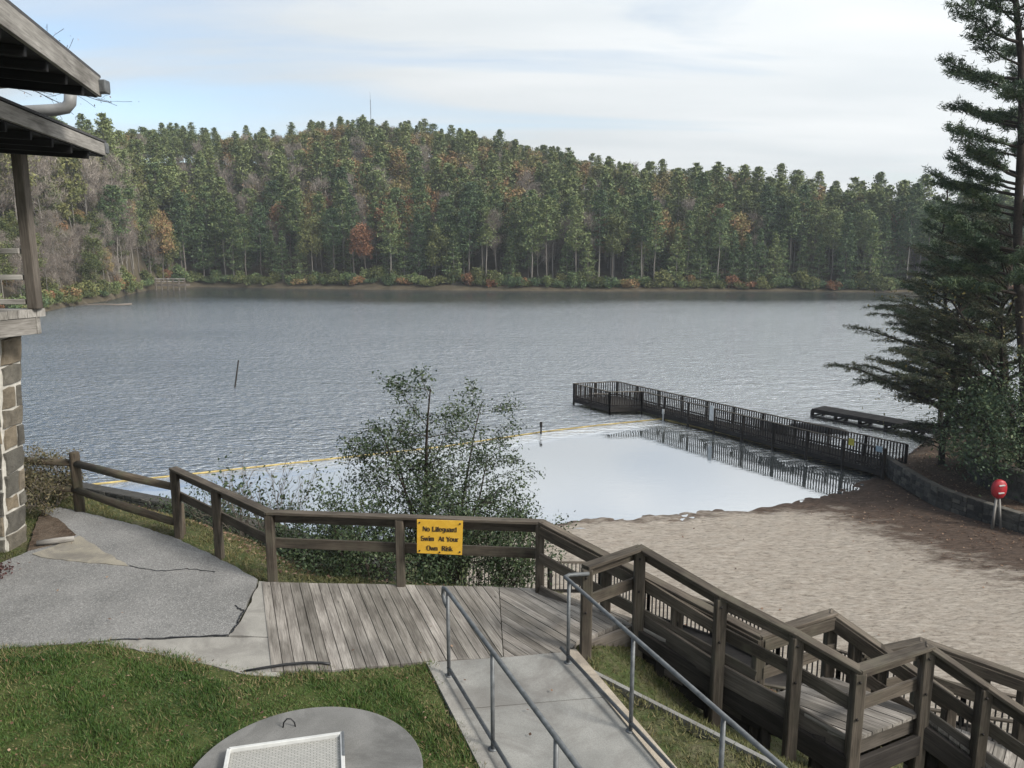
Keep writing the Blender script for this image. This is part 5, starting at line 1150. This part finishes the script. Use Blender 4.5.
m.obj('lawn', t.fin(t.ramp(nn_, [(.35, (.035, .045, .015)), (.7, (.075, .085, .03))]), .95, spec=.1), kind='structure')
# grass strips on slopes
gx = np.concatenate([RNG.uniform(-9, 2.2, 130000), RNG.uniform(.5, 7, 120000)]); gy = np.concatenate([RNG.uniform(9.8, 17, 130000), RNG.uniform(4.5, 13, 120000)])
sp_ = sdf(gx, gy, PLAT); sa = sdf(gx, gy, ASP); z_ = gz(gx, gy)
wr = np.array([dr_[1], -dr_[0]]); rel = (gx-wr0[0])*(-dr_[1])+(gy-wr0[1])*dr_[0]
left = (gx < 0) & (gy > 9.95) & (sa < -.05) & (sp_ > -7) & (sdf(gx, gy, DL) < -.05)
right = (gx > .5) & (rel > .17) & (z_ > .9) & (sp_ > -8) & (sdf(gx, gy, DR) < 0)
kk = (left | right) & (z_ > .9) & (wob(gx, gy, 1.9)+RNG.uniform(-.8, .8, len(gx)) > -.5); kk &= np.abs(((gx-k0[0])*kn[0]+(gy-k0[1])*kn[1])-.035) > .05
gx, gy, z_ = gx[kk], gy[kk], z_[kk]
tn = np.clip(.35+.3*wob(gx, gy, 1.3)+RNG.uniform(-.35, .35, len(gx)), 0, 1)
blades(gx, gy, z_-.01, .06, .013, tn, M_DRYGR, 'bank_grass', 'rough half dry grass on the bank below fence and ramp')
def litter(name, label, n, gen, size, mat=M_DEAD):
    x_, y_, z_ = gen(n); m = MB(); m.cards(np.stack([x_, y_, z_], 1), size*RNG.uniform(.6, 1.3, len(x_)), RNG.uniform(0, 1, len(x_)), .88, .7); return m.obj(name, mat, label=label, cat='leaves', kind='stuff')
def g1_(n):
    x_ = RNG.uniform(-8, 3, n); y_ = RNG.uniform(4.8, 12.5, n); k = (sdf(x_, y_, LAWN) > 0) | ((RNG.random(n) < .1) & (sdf(x_, y_, PLAT) > 0)); x_, y_ = x_[k], y_[k]; return x_, y_, np.full(len(x_), ZD+.035)
litter('fallen_leaves', 'scattered brown fallen leaves on the lawn and paving', 1100, g1_, .04)
def g2_(n):
    x_ = RNG.uniform(1, 45, n); y_ = RNG.uniform(15, 42, n); s_ = sdf(x_, y_, UPPER); dd = np.abs(dist(x_, y_, UPPER[:6], False)); k = (s_ > .2) | (RNG.random(n) < np.clip(1.0-dd/7, 0, 1)**1.5+.02); k &= gz(x_, y_) > .05; x_, y_ = x_[k], y_[k]; return x_, y_, gz(x_, y_)+.035
litter('leaf_litter', 'brown leaf litter drifted over the bank and along the beach wall', 24000, g2_, .10)
def g3_(n):
    x_ = RNG.uniform(-8, 6, n); y_ = RNG.uniform(10, 18, n); s_ = sdf(x_, y_, PLAT); k = (s_ < 0) & (s_ > -7); x_, y_ = x_[k], y_[k]; return x_, y_, gz(x_, y_)+.03
litter('slope_leaves', 'brown leaves lying on the bank below the deck', 9000, g3_, .06)

# ------------------------------------------------------------------ haze
m = MB(); m.add([(a, b, c) for c in (-8.6, 75) for (a, b) in ((-520, -45), (620, -45), (620, 520), (-520, 520))], [(3, 2, 1, 0), (4, 5, 6, 7), (0, 1, 5, 4), (1, 2, 6, 5), (2, 3, 7, 6), (3, 0, 4, 7)])
hm = bpy.data.materials.new('haze_air'); hm.use_nodes = True; hn = hm.node_tree; hn.nodes.clear(); ho = hn.nodes.new('ShaderNodeOutputMaterial'); hv = hn.nodes.new('ShaderNodeVolumePrincipled')
hv.inputs['Color'].default_value = (.86, .92, 1, 1); hv.inputs['Density'].default_value = .00026; hv.inputs['Anisotropy'].default_value = .1; hn.links.new(hv.outputs[0], ho.inputs['Volume'])
hz_ = m.obj('haze', hm, kind='stuff')
